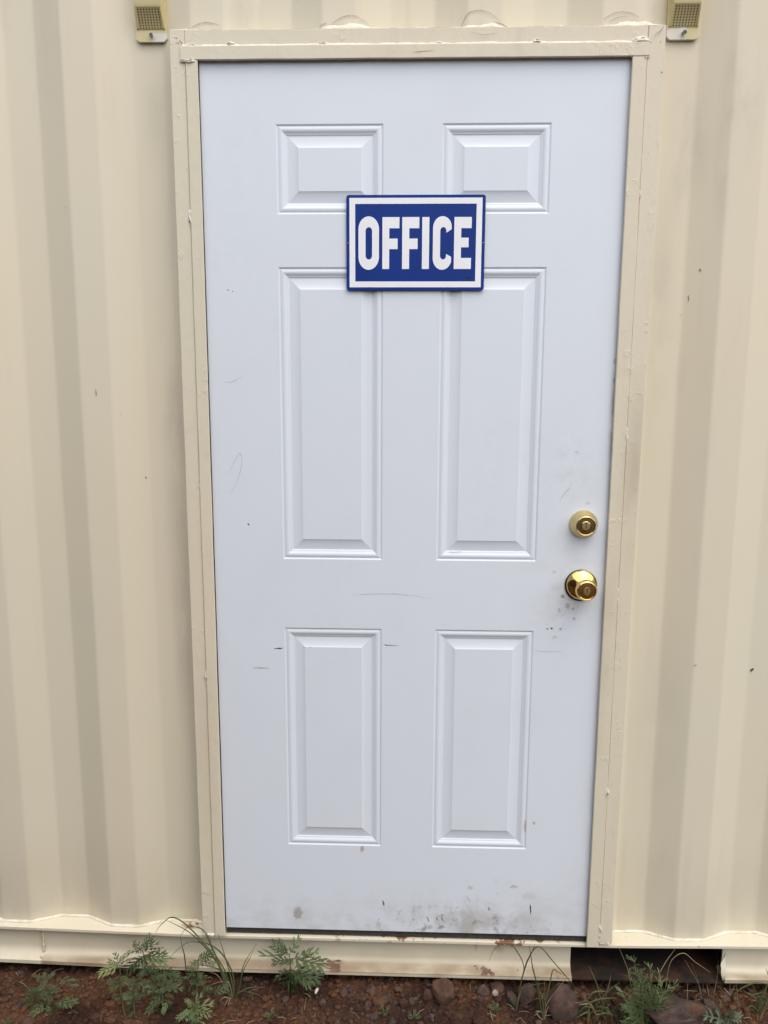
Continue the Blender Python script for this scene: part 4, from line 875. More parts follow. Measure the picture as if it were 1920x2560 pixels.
WEEDS={
'middle':((-0.2942,-0.0369,-0.1480),[(-0.2942,-0.0369,-0.1480),(-0.2874,-0.0369,-0.0799),(-0.2897,-0.0369,-0.0416)],[
 ((-0.2897,-0.0369,-0.0448),(-0.3521,-0.0888,0.0090)),
 ((-0.2897,-0.0369,-0.0448),(-0.3333,-0.0313,-0.0202)),
 ((-0.2897,-0.0369,-0.0448),(-0.3159,-0.0399,-0.0097)),
 ((-0.2897,-0.0369,-0.0448),(-0.2675,-0.0476,0.0008)),
 ((-0.2897,-0.0369,-0.0448),(-0.3029,-0.0496,-0.0097)),
 ((-0.2842,-0.0369,-0.0574),(-0.2026,-0.0834,-0.0167)),
 ((-0.2842,-0.0369,-0.0574),(-0.2422,-0.0260,-0.0329)),
 ((-0.2842,-0.0369,-0.0574),(-0.3145,-0.0363,-0.0620)),
 ((-0.2842,-0.0369,-0.0574),(-0.3316,-0.0448,-0.0524)),
 ((-0.2874,-0.0369,-0.0831),(-0.2812,-0.0534,-0.1173)),
 ((-0.2874,-0.0369,-0.0831),(-0.3262,-0.0637,-0.0876)),
 ((-0.2874,-0.0369,-0.0831),(-0.2395,-0.0739,-0.0827)),
 ((-0.2874,-0.0369,-0.0831),(-0.3078,-0.0274,-0.1763)),
 ((-0.2874,-0.0369,-0.0831),(-0.2617,-0.0426,-0.1551)),
 ((-0.2874,-0.0369,-0.0831),(-0.2134,-0.0567,-0.0997)),
 ((-0.2874,-0.0369,-0.0831),(-0.3220,-0.0538,-0.0798)),
 ((-0.2874,-0.0369,-0.0831),(-0.2278,-0.0781,-0.0882)),
 ((-0.2874,-0.0369,-0.0831),(-0.2764,-0.0219,-0.1703)),
 ((-0.2874,-0.0369,-0.0831),(-0.3145,-0.0358,-0.1366)),
 ((-0.2874,-0.0369,-0.0831),(-0.2895,-0.0489,-0.1472)),
 ((-0.2639,-0.0369,-0.0488),(-0.2427,-0.0478,-0.0649)),
 ((-0.2639,-0.0369,-0.0488),(-0.2268,-0.0566,-0.0177))]),
'tall':((-0.6222,-0.0961,-0.1480),[(-0.6222,-0.0961,-0.1480),(-0.6123,-0.0961,-0.0949),(-0.6125,-0.0961,-0.0572),(-0.6262,-0.0961,-0.0285),(-0.6339,-0.0961,0.0065)],[
 ((-0.6340,-0.0961,0.0044),(-0.6688,-0.1301,0.0336)),
 ((-0.6340,-0.0961,0.0044),(-0.6470,-0.0925,0.0322)),
 ((-0.6340,-0.0961,0.0044),(-0.6123,-0.0993,0.0487)),
 ((-0.6340,-0.0961,0.0044),(-0.5846,-0.1088,0.0385)),
 ((-0.6340,-0.0961,0.0044),(-0.5975,-0.1097,0.0123)),
 ((-0.6340,-0.0961,0.0044),(-0.6178,-0.1240,0.0717)),
 ((-0.6340,-0.0961,0.0044),(-0.6638,-0.0899,0.0132)),
 ((-0.6340,-0.0961,0.0044),(-0.6031,-0.0952,0.0335)),
 ((-0.6309,-0.0961,-0.0079),(-0.6801,-0.1083,-0.0512)),
 ((-0.6309,-0.0961,-0.0079),(-0.6575,-0.1146,-0.0349)),
 ((-0.6309,-0.0961,-0.0079),(-0.6101,-0.1165,-0.0278)),
 ((-0.6309,-0.0961,-0.0079),(-0.5724,-0.1292,0.0245)),
 ((-0.6309,-0.0961,-0.0079),(-0.5789,-0.0901,-0.0174)),
 ((-0.6309,-0.0961,-0.0079),(-0.6572,-0.0985,-0.0274)),
 ((-0.6309,-0.0961,-0.0079),(-0.6253,-0.1054,-0.0374)),
 ((-0.6309,-0.0961,-0.0079),(-0.5922,-0.1125,-0.0140)),
 ((-0.6145,-0.0961,-0.0615),(-0.6417,-0.1179,-0.0400)),
 ((-0.6145,-0.0961,-0.0615),(-0.5917,-0.0910,-0.0608)),
 ((-0.6145,-0.0961,-0.0615),(-0.6040,-0.0957,-0.0761)),
 ((-0.6145,-0.0961,-0.0615),(-0.6290,-0.0993,-0.0717)),
 ((-0.6145,-0.0961,-0.0615),(-0.5760,-0.1084,-0.0397))]),
'spindly':((-0.6728,-0.1238,-0.1480),[(-0.6728,-0.1238,-0.1480),(-0.6796,-0.1238,-0.0981),(-0.6806,-0.1238,-0.0629),(-0.6791,-0.1238,-0.0156)],[
 ((-0.6791,-0.1238,-0.0156),(-0.7131,-0.1594,0.0036)),
 ((-0.6791,-0.1238,-0.0156),(-0.6919,-0.1196,0.0174)),
 ((-0.6791,-0.1238,-0.0156),(-0.7072,-0.1260,-0.0024)),
 ((-0.6791,-0.1238,-0.0156),(-0.6526,-0.1347,0.0306)),
 ((-0.6791,-0.1238,-0.0156),(-0.6957,-0.1344,-0.0196)),
 ((-0.6808,-0.1238,-0.0660),(-0.7018,-0.1427,-0.0394)),
 ((-0.6808,-0.1238,-0.0660),(-0.6739,-0.1222,-0.0641)),
 ((-0.6808,-0.1238,-0.0660),(-0.6810,-0.1234,-0.0850)),
 ((-0.6808,-0.1238,-0.0660),(-0.7098,-0.1294,-0.0756)),
 ((-0.6808,-0.1238,-0.0660),(-0.6863,-0.1290,-0.0484)),
 ((-0.6802,-0.1238,-0.0898),(-0.6969,-0.1351,-0.0826)),
 ((-0.6802,-0.1238,-0.0898),(-0.6690,-0.1317,-0.0909))]),
'low_spreading':((-0.6515,-0.1207,-0.1480),[(-0.6515,-0.1207,-0.1480),(-0.6510,-0.1207,-0.0999),(-0.6455,-0.1207,-0.0624)],[
 ((-0.6435,-0.1207,-0.0603),(-0.6602,-0.1384,-0.0367)),
 ((-0.6435,-0.1207,-0.0603),(-0.6509,-0.1188,-0.0456)),
 ((-0.6435,-0.1207,-0.0603),(-0.6208,-0.1223,-0.0624)),
 ((-0.6435,-0.1207,-0.0603),(-0.6324,-0.1273,-0.0297)),
 ((-0.6435,-0.1207,-0.0603),(-0.6051,-0.1367,-0.0641)),
 ((-0.6435,-0.1207,-0.0603),(-0.6544,-0.1322,-0.0612)),
 ((-0.6435,-0.1207,-0.0603),(-0.6022,-0.1118,-0.0687)),
 ((-0.6509,-0.1207,-0.0978),(-0.6702,-0.1198,-0.1410)),
 ((-0.6509,-0.1207,-0.0978),(-0.6503,-0.1276,-0.1345)),
 ((-0.6509,-0.1207,-0.0978),(-0.6593,-0.1262,-0.0809)),
 ((-0.6509,-0.1207,-0.0978),(-0.6354,-0.1275,-0.0935)),
 ((-0.6509,-0.1207,-0.0978),(-0.6683,-0.1382,-0.0873)),
 ((-0.6509,-0.1207,-0.0978),(-0.6237,-0.1174,-0.0895)),
 ((-0.6509,-0.1207,-0.0978),(-0.6382,-0.1223,-0.1148))]),
'leafy':((-0.5852,-0.1113,-0.1480),[(-0.5852,-0.1113,-0.1480),(-0.5852,-0.1113,-0.1019),(-0.5798,-0.1113,-0.0642),(-0.5730,-0.1113,-0.0351)],[
 ((-0.5831,-0.1113,-0.0976),(-0.6131,-0.1500,-0.0957)),
 ((-0.5831,-0.1113,-0.0976),(-0.6123,-0.1082,-0.1012)),
 ((-0.5831,-0.1113,-0.0976),(-0.6041,-0.1141,-0.1273)),
 ((-0.5831,-0.1113,-0.0976),(-0.5569,-0.1174,-0.0957)),
 ((-0.5804,-0.1113,-0.0767),(-0.5464,-0.1242,-0.0688)),
 ((-0.5804,-0.1113,-0.0767),(-0.5891,-0.1182,-0.0691)),
 ((-0.5804,-0.1113,-0.0767),(-0.6099,-0.1046,-0.0625)),
 ((-0.5804,-0.1113,-0.0767),(-0.5631,-0.1108,-0.0600)),
 ((-0.5804,-0.1113,-0.0767),(-0.5355,-0.1182,-0.0757)),
 ((-0.5732,-0.1113,-0.0392),(-0.5382,-0.1221,-0.0313)),
 ((-0.5732,-0.1113,-0.0392),(-0.5606,-0.1197,-0.0196)),
 ((-0.5732,-0.1113,-0.0392),(-0.5883,-0.1279,-0.0361)),
 ((-0.5732,-0.1113,-0.0392),(-0.5327,-0.1063,-0.0608)),
 ((-0.5745,-0.1113,-0.1141),(-0.5734,-0.1148,-0.1603)),
 ((-0.5745,-0.1113,-0.1141),(-0.5828,-0.1163,-0.1267)),
 ((-0.5745,-0.1113,-0.1141),(-0.5595,-0.1178,-0.1163)),
 ((-0.5745,-0.1113,-0.1141),(-0.5787,-0.1359,-0.1299)),
 ((-0.5745,-0.1113,-0.1141),(-0.5702,-0.1054,-0.1486)),
 ((-0.5979,-0.1113,-0.1379),(-0.6099,-0.1110,-0.1512)),
 ((-0.5979,-0.1113,-0.1379),(-0.5995,-0.1147,-0.1559)),
 ((-0.5979,-0.1113,-0.1379),(-0.6145,-0.1185,-0.1404))]),
'feathery':((-0.5124,-0.0897,-0.1480),[(-0.5124,-0.0897,-0.1480),(-0.5066,-0.0897,-0.0908),(-0.5032,-0.0897,-0.0467),(-0.5002,-0.0897,-0.0154)],[
 ((-0.5004,-0.0897,-0.0216),(-0.4628,-0.1151,0.0185)),
 ((-0.5004,-0.0897,-0.0216),(-0.4985,-0.0881,-0.0083)),
 ((-0.5004,-0.0897,-0.0216),(-0.5116,-0.0907,-0.0274)),
 ((-0.5004,-0.0897,-0.0216),(-0.4617,-0.0991,-0.0242)),
 ((-0.5004,-0.0897,-0.0216),(-0.4777,-0.1015,0.0071)),
 ((-0.5004,-0.0897,-0.0216),(-0.5231,-0.1084,-0.0174)),
 ((-0.5004,-0.0897,-0.0216),(-0.4890,-0.0856,-0.0413)),
 ((-0.5054,-0.0897,-0.0572),(-0.5276,-0.0889,-0.0921)),
 ((-0.5054,-0.0897,-0.0572),(-0.4723,-0.0950,-0.0622)),
 ((-0.5054,-0.0897,-0.0572),(-0.4862,-0.1009,-0.0764)),
 ((-0.5054,-0.0897,-0.0572),(-0.5140,-0.1022,-0.0264)),
 ((-0.5054,-0.0897,-0.0572),(-0.5274,-0.1097,-0.0434)),
 ((-0.5054,-0.0897,-0.0572),(-0.5103,-0.0849,-0.1056)),
 ((-0.4858,-0.0897,-0.0901),(-0.4805,-0.0914,-0.1117)),
 ((-0.4858,-0.0897,-0.0901),(-0.4659,-0.0950,-0.0955)),
 ((-0.4858,-0.0897,-0.0901),(-0.4911,-0.1004,-0.1042)),
 ((-0.4713,-0.0897,-0.1076),(-0.4380,-0.1083,-0.0812)),
 ((-0.4713,-0.0897,-0.1076),(-0.4785,-0.0863,-0.1266))]),
'short':((-0.5072,-0.1295,-0.1480),[(-0.5072,-0.1295,-0.1480),(-0.5098,-0.1295,-0.1190)],[
 ((-0.5098,-0.1295,-0.1190),(-0.5319,-0.1548,-0.1155)),
 ((-0.5098,-0.1295,-0.1190),(-0.5247,-0.1266,-0.0992)),
 ((-0.5098,-0.1295,-0.1190),(-0.4640,-0.1328,-0.1001)),
 ((-0.5098,-0.1295,-0.1190),(-0.4872,-0.1356,-0.1004)),
 ((-0.5098,-0.1295,-0.1190),(-0.5042,-0.1465,-0.1428)),
 ((-0.5098,-0.1295,-0.1190),(-0.4733,-0.1577,-0.1295)),
 ((-0.5098,-0.1295,-0.1190),(-0.5380,-0.1210,-0.1609)),
 ((-0.5098,-0.1295,-0.1190),(-0.5129,-0.1290,-0.0967)),
 ((-0.5098,-0.1295,-0.1190),(-0.4923,-0.1351,-0.0824)),
 ((-0.5098,-0.1295,-0.1190),(-0.4615,-0.1449,-0.1160)),
 ((-0.5098,-0.1295,-0.1190),(-0.5393,-0.1563,-0.1288))]),
'drooping':((-0.8673,-0.1095,-0.1480),[(-0.8673,-0.1095,-0.1480),(-0.8647,-0.1095,-0.0880),(-0.8686,-0.1095,-0.0615)],[
 ((-0.8676,-0.1095,-0.0677),(-0.8823,-0.1282,-0.0416)),
 ((-0.8676,-0.1095,-0.0677),(-0.8482,-0.1066,-0.0539)),
 ((-0.8676,-0.1095,-0.0677),(-0.8815,-0.1106,-0.0719)),
 ((-0.8676,-0.1095,-0.0677),(-0.8555,-0.1128,-0.0567)),
 ((-0.8676,-0.1095,-0.0677),(-0.8681,-0.1151,-0.0506)),
 ((-0.8439,-0.1095,-0.0717),(-0.7891,-0.1374,-0.0288)),
 ((-0.8439,-0.1095,-0.0717),(-0.8354,-0.1058,-0.0902)),
 ((-0.8903,-0.1095,-0.1108),(-0.9457,-0.1083,-0.1413)),
 ((-0.8923,-0.1095,-0.1393),(-0.9258,-0.1183,-0.1705)),
 ((-0.8680,-0.1095,-0.0943),(-0.9086,-0.1269,-0.0885)),
 ((-0.8680,-0.1095,-0.0943),(-0.8755,-0.1252,-0.1061)),
 ((-0.8680,-0.1095,-0.0943),(-0.8413,-0.1237,-0.0876)),
 ((-0.8680,-0.1095,-0.0943),(-0.9070,-0.1043,-0.1301)),
 ((-0.8680,-0.1095,-0.0943),(-0.8896,-0.1111,-0.0905)),
 ((-0.8680,-0.1095,-0.0943),(-0.8358,-0.1167,-0.0840)),
 ((-0.8680,-0.1095,-0.0943),(-0.8510,-0.1248,-0.1151)),
 ((-0.8492,-0.1095,-0.1316),(-0.8018,-0.1343,-0.0897)),
 ((-0.8492,-0.1095,-0.1316),(-0.8089,-0.1003,-0.1512)),
 ((-0.8492,-0.1095,-0.1316),(-0.8304,-0.1087,-0.1666)),
 ((-0.8492,-0.1095,-0.1316),(-0.8512,-0.1167,-0.1696)),
 ((-0.8492,-0.1095,-0.1316),(-0.8115,-0.1207,-0.1284)),
 ((-0.8705,-0.1095,-0.1323),(-0.8575,-0.1318,-0.1545)),
 ((-0.8705,-0.1095,-0.1323),(-0.8868,-0.1472,-0.1368)),
 ((-0.8705,-0.1095,-0.1323),(-0.8886,-0.1059,-0.1647)),
 ((-0.8705,-0.1095,-0.1323),(-0.8789,-0.1102,-0.1351)),
 ((-0.8705,-0.1095,-0.1323),(-0.9079,-0.1213,-0.1388)),
 ((-0.8705,-0.1095,-0.1323),(-0.8521,-0.1204,-0.1442))]),
'bluish':((0.7529,-0.0962,-0.1480),[(0.7529,-0.0962,-0.1480),(0.7522,-0.0962,-0.1387)],[
 ((0.7522,-0.0962,-0.1379),(0.7010,-0.1244,-0.1023)),
 ((0.7522,-0.0962,-0.1379),(0.7357,-0.0926,-0.1146)),
 ((0.7522,-0.0962,-0.1379),(0.7559,-0.0976,-0.1162)),
 ((0.7522,-0.0962,-0.1379),(0.7218,-0.1036,-0.1437)),
 ((0.7522,-0.0962,-0.1379),(0.7589,-0.1026,-0.1435)),
 ((0.7522,-0.0962,-0.1379),(0.7370,-0.1054,-0.1400)),
 ((0.7522,-0.0962,-0.1379),(0.7801,-0.0909,-0.1485)),
 ((0.7698,-0.0962,-0.1373),(0.7985,-0.0955,-0.1251)),
 ((0.7698,-0.0962,-0.1373),(0.7801,-0.0995,-0.1171)),
 ((0.7698,-0.0962,-0.1373),(0.7921,-0.1054,-0.1333)),
 ((0.7698,-0.0962,-0.1373),(0.7633,-0.1093,-0.1005))])}
BUSH=((0.5635,-0.1200,-0.1480),[
 ((0.5536,-0.1200,-0.0938),(0.5169,-0.1500,0.0548)),
 ((0.5657,-0.1200,-0.1397),(0.5732,-0.0960,-0.0057)),
 ((0.5711,-0.1200,-0.1402),(0.5911,-0.1080,-0.0074)),
 ((0.5785,-0.1200,-0.1114),(0.6245,-0.1200,-0.0266)),
 ((0.5766,-0.1200,-0.1420),(0.6060,-0.1320,-0.0260)),
 ((0.5497,-0.1200,-0.1435),(0.4969,-0.1440,-0.0311)),
 ((0.5486,-0.1200,-0.1364),(0.5141,-0.0900,-0.1364)),
 ((0.5529,-0.1200,-0.1408),(0.5207,-0.1020,-0.0145)),
 ((0.5646,-0.1200,-0.1442),(0.5667,-0.1140,-0.0793)),
 ((0.5693,-0.1200,-0.1330),(0.5853,-0.1260,-0.0926)),
 ((0.5603,-0.1200,-0.1402),(0.5379,-0.1380,0.0219)),
 ((0.5725,-0.1200,-0.1414),(0.5826,-0.1500,0.0035)),
 ((0.5678,-0.1200,-0.1173),(0.5903,-0.0960,-0.0665)),
 ((0.5591,-0.1200,-0.1421),(0.5446,-0.1080,-0.0393)),
 ((0.5551,-0.1200,-0.1438),(0.5263,-0.1200,-0.0601)),
 ((0.5612,-0.1200,-0.1083),(0.5518,-0.1320,-0.0066)),
 ((0.5525,-0.1200,-0.1453),(0.5094,-0.1440,-0.0669)),
 ((0.5740,-0.1200,-0.1441),(0.6133,-0.0900,-0.1020)),
 ((0.5669,-0.1200,-0.1377),(0.5840,-0.1020,-0.1296)),
 ((0.5579,-0.1200,-0.1456),(0.5410,-0.1140,-0.1017)),
 ((0.5605,-0.1200,-0.1436),(0.5457,-0.1260,-0.0542)),
 ((0.5711,-0.1200,-0.1403),(0.5877,-0.1380,-0.1061)),
 ((0.5553,-0.1200,-0.1466),(0.5195,-0.1500,-0.0884)),
 ((0.5626,-0.1200,-0.1454),(0.5660,-0.0960,-0.1169)),
 ((0.5739,-0.1200,-0.1189),(0.6106,-0.1080,-0.0617)),
 ((0.5658,-0.1200,-0.1424),(0.5678,-0.1200,-0.0375)),
 ((0.5513,-0.1200,-0.1473),(0.5100,-0.1320,-0.1172)),
 ((0.5689,-0.1200,-0.1256),(0.5774,-0.1440,-0.0527)),
 ((0.5593,-0.1200,-0.1467),(0.5558,-0.0900,-0.1476)),
 ((0.5564,-0.1200,-0.1419),(0.5355,-0.1020,-0.0385))])
ROCKS=[
 ('elong',(0.0935,-0.0630),0.0449,0.0724),
 ('roundish',(0.2998,-0.0594),0.0378,0.0461),
 ('big',(0.3719,-0.0983),0.0692,0.1157),
 ('flat',(0.6315,-0.1702),0.1174,0.1400),
 ('small',(0.7335,-0.0757),0.0332,0.0336),
 ('a',(0.1897,-0.0342),0.0335,0.0500),
 ('b',(0.2281,-0.0173),0.0358,0.0370),
 ('pale',(0.2221,-0.0266),0.0139,0.0123),
 ('c',(0.0587,-0.0491),0.0295,0.0498),
 ('d',(0.2609,-0.0482),0.0371,0.0442),
 ('p1',(-0.1316,-0.0380),0.0199,0.0201),
 ('p2',(-0.1068,-0.0525),0.0178,0.0200),
 ('p3',(-0.0953,-0.0735),0.0244,0.0220),
 ('p4',(-0.1485,-0.0124),0.0161,0.0181),
 ('p5',(-0.0821,-0.0310),0.0259,0.0224),
 ('shell',(-0.2182,-0.0476),0.0179,0.0212),
 ('e',(-0.0179,-0.0287),0.0249,0.0224),
 ('f',(0.0163,-0.0582),0.0235,0.0177),
 ('h',(-0.8924,-0.1739),0.0429,0.0478),
 ('g',(0.4408,-0.0354),0.0244,0.0333),
 ('k',(-0.0732,-0.0538),0.0217,0.0178),
 ('m',(-0.2983,-0.0695),0.0217,0.0177),
 ('n',(0.0020,-0.0096),0.0251,0.0226)]

# ------------------------------------------------------------------ stones
def rock_mesh(w, d, h, seed, sub=3, planes=11):
    r_ = random.Random(seed+(21 if planes == 13 else 0)); bm = bmesh.new(); bmesh.ops.create_icosphere(bm, subdivisions=sub, radius=1)
    ns = [(Vector((r_.gauss(0, 1), r_.gauss(0, 1), r_.gauss(0, 1))).normalized(), r_.uniform(0.58, 0.98)) for _ in range(planes)]
    for v in bm.verts:
        u = v.co.normalized(); k = 1.12
        for n, dd in ns:
            c = u.dot(n)
            if c > 0.05: k = min(k, dd/c)
        k += 0.05*noise.noise(u*4+Vector((seed, 0, 0)))+0.035*noise.noise(u*9+Vector((seed, 3, 0)))
        v.co = Vector((u.x*k*w/2, u.y*k*d/2, u.z*k*h/2))
    me = bpy.data.meshes.new('rock'); bm.to_mesh(me); bm.free(); return me
ROCKINFO = {   # key: label, material, depth factor, height factor, sink, tilt
 'elong': ('upright narrow brown stone leaning under the door sill', 'stone_red', 1.0, 0.85, 0.22, 0.35),
 'roundish': ('fist sized round brown stone left of the biggest boulder', 'stone', 1.0, 0.95, 0.2, 0.1),
 'big': ('biggest rough brown stone, reaching up to the rail beside the black opening', 'stone', 0.85, 0.78, 0.2, 0.1),
 'flat': ('broad flat purple slab of stone sloping beside the feathery bush', 'stone', 1.5, 0.42, 0.3, 0.35),
 'small': ('small pointed purple stone behind the blue green weed', 'stone', 1.0, 1.0, 0.2, 0.2),
 'pale': ('tiny pale stone chip on the soil under the door', 'stone_pale', 1.0, 0.9, 0.2, 0.2),
 'shell': ('small white snail shell lying on red soil right of the middle weed', 'shell', 1.0, 0.7, 0.1, 0.2)}
for i, (k, (x, y), w, h) in enumerate(ROCKS):
    lab, mt, fd, fh, sink, tilt = ROCKINFO.get(k, ('small brown stone half buried in the red soil below the rail', 'stone' if i % 2 else 'stone_red', 0.9, 0.6, 0.38, 0.3))
    hh = h*fh; dep = w*fd; named = k in ROCKINFO
    pl = {'big': 13, 'flat': 9}.get(k, 11)
    me = rock_mesh(w*(1.18 if named else 0.95), dep*1.1, hh*1.25, 40+i, 4 if named else 3, pl)
    if k == 'shell':
        m = MB(); pts, rr = [], []
        for j in range(30):
            t = j/29*4.2*math.pi; r_ = 0.0078*(1-j/34); pts.append((r_*math.cos(t)*0.8, -0.004+0.006*j/29*-1, r_*math.sin(t)*0.8)); rr.append(0.0034*(1-j/36))
        m.tube(pts, rr, 8); me = bpy.data.meshes.new('snail_shell'); me.from_pydata(m.v, [], m.f)
    o = link_mesh('snail_shell' if k == 'shell' else 'stone', me, M[mt], None, 180 if k == 'shell' else 38)
    o.location = (x, y+dep*0.45, soil_z(x, y)+hh*(0.5-sink) if k != 'shell' else soil_z(x, y)+0.006)
    o.rotation_euler = (-tilt*0.6 if k != 'flat' else 0.25, tilt*(1 if i % 2 else -1) if k != 'flat' else 0.42, 0 if k in ('big', 'elong') else i*0.7)
    tag(o, lab, 'shell' if k == 'shell' else 'stone', None if named else 'small stones in the soil under the rail')

# gravel and soil crumbs nobody could count
m = MB(); g2 = MB()
for i in range(5200):
    x = rng.uniform(-1.12, 1.02); y = rng.uniform(-0.25, 0.05)
    dens = noise.noise((x*5, y*5, 20))
    if dens < -0.15 and rng.random() < 0.7: continue
    r_ = rng.choice((0.0016, 0.002, 0.0025, 0.003, 0.004, 0.0055, 0.0065))*rng.uniform(0.8, 1.4)
    if rng.random() < 0.07: r_ *= 1.9
    bm = bmesh.new(); bmesh.ops.create_icosphere(bm, subdivisions=1, radius=r_)
    s = Vector((rng.uniform(0.7, 1.3), rng.uniform(0.7, 1.3), rng.uniform(0.5, 1))); z = soil_z(x, y)+r_*0.25
    for v in bm.verts: v.co = Vector((v.co.x*s.x, v.co.y*s.y, v.co.z*s.z))*rng.uniform(0.8, 1.15)+Vector((x, y, z))
    (g2 if rng.random() < (0.4 if -0.17 < x < 0.1 else 0.15) else m).bm(bm)
tag(m.build('soil_crumbs', M['clod']), kind='stuff'); tag(g2.build('gravel', M['stone']), kind='stuff')

# ------------------------------------------------------------------ plants
def leaf_mesh(seed, lobes=4, slim=1.0):
    """deeply cut (ragweed-like) leaf of unit length along +Y, blade facing +Z"""
    r_ = random.Random(seed); V, F = [], []
    bend = r_.uniform(0.10, 0.42); lift = r_.uniform(-0.05, 0.30); twist = r_.uniform(-0.25, 0.25)
    def put(x, y):
        z = -bend*y*y+abs(x)*lift+x*twist+0.02*math.sin(y*9+seed)+0.025*math.sin(x*16+seed*2)
        V.append((x, y, z)); return len(V)-1
    # midrib blade
    prev = None
    for i in range(7):
        y = i/6; w = (0.012 if y < 0.2 else 0.034*(1-0.45*y))*slim
        a, b, c = put(-w, y*0.93), put(0, y*0.93), put(w, y*0.93)
        if prev: F.append((prev[0], prev[1], b, a)); F.append((prev[1], prev[2], c, b))
        prev = (a, b, c)
    F.append((prev[0], prev[1], put(0, 1.0))); F.append((prev[1], prev[2], len(V)-1))
    def lobe(y0, sd, L, ang, teeth=True):
        dx, dy = math.sin(ang)*sd, math.cos(ang); nx_, ny_ = dy, -dx
        st = [(0, 0.026), (0.30, 0.036), (0.62, 0.046), (0.86, 0.026), (1, 0.0)]; idx = []
        for t, w in st:
            w *= 0.88*slim*(0.6+0.5*L/0.4); px_, py_ = dx*L*t, y0+dy*L*t+0.07*L*t*t
            if w == 0: idx.append((put(px_, py_),)*2)
            else: idx.append((put(px_+nx_*w, py_+ny_*w), put(px_-nx_*w, py_-ny_*w)))
        for i in range(len(idx)-1):
            a, b = idx[i], idx[i+1]
            F.append((a[0], a[1], b[1], b[0]) if b[0] != b[1] else (a[0], a[1], b[0]))
        if teeth:
            for side in (0, 1):
                t0 = 0.42 if side else 0.5
                px_, py_ = dx*L*t0, y0+dy*L*t0; s = -1 if side else 1
                a = put(px_-dx*0.03, py_-dy*0.03); b = put(px_+dx*0.05, py_+dy*0.05)
                c = put(px_+dx*0.11+s*nx_*0.105*slim, py_+dy*0.11+s*ny_*0.105*slim)
                F.append((a, b, c) if s > 0 else (b, a, c))
    for i in range(lobes):
        t = i/(lobes-1); y0 = 0.20+0.56*t; L = (0.20+0.24*math.sin(math.pi*(0.22+0.62*t)))*r_.uniform(0.85, 1.12)
        for sd in (-1, 1): lobe(y0+r_.uniform(-0.025, 0.025), sd, L*r_.uniform(0.85, 1.12), R(50-14*t), L > 0.3)
    me = bpy.data.meshes.new('leaf'); me.from_pydata(V, [], F); me.update()
    for p in me.polygons: p.use_smooth = True
    return me
LEAVES = [leaf_mesh(100+i, 4 if i % 3 else 3, (0.95, 1.05, 0.85, 1.1, 1.0)[i % 5]) for i in range(6)]
LEAFSETS = {}
def leafset(matname):
    if matname not in LEAFSETS:
        out = []
        for me in LEAVES:
            c = me.copy(); c.materials.append(M[matname]); out.append(c)
        LEAFSETS[matname] = out
    return LEAFSETS[matname]
VIEW = Vector((-0.0063, -1.763, 1.35))
def orient(base, tip, roll, scale_w=1.0, lean=0.6):
    b, t = Vector(base), Vector(tip); Y = (t-b); L = Y.length; Y.normalize()
    want = ((VIEW-b).normalized()*lean+Vector((0, 0, 1))*(1-lean)).normalized()
    X = Y.cross(want)
    if X.length < 0.05: X = Y.cross(Vector((1, 0, 0)))
    X.normalize(); Z = X.cross(Y)
    q_ = Matrix.Rotation(roll, 3, Y); X, Z = q_ @ X, q_ @ Z
    return Matrix.Translation(b) @ Matrix((X*L*scale_w, Y*L, Z*L)).transposed().to_4x4()
WEEDINFO = {
 'middle': ('grey green ragweed standing alone in front of the rail under the door', 'leaf'),
 'tall': ('tallest broad leaved ragweed, its top overlapping the rail left of the door', 'leaf'),
 'spindly': ('thin stemmed ragweed with a yellowing leaf, left of the tallest one', 'leaf'),
 'low_spreading': ('low spreading ragweed at the foot of the thin stemmed one', 'leaf'),
 'leafy': ('leafy ragweed between the tallest weed and the arching grass', 'leaf'),
 'feathery': ('bushy ragweed standing within the arching grass below the left jamb', 'leaf'),
 'short': ('short ragweed at the picture edge below the left jamb', 'leaf_fresh'),
 'drooping': ('drooping ragweed alone on the soil at far left', 'leaf'),
 'bluish': ('small blue green weed beside the flat stone at lower right', 'leaf_blue')}
def ground_at(p): return soil_z(p[0], p[1])
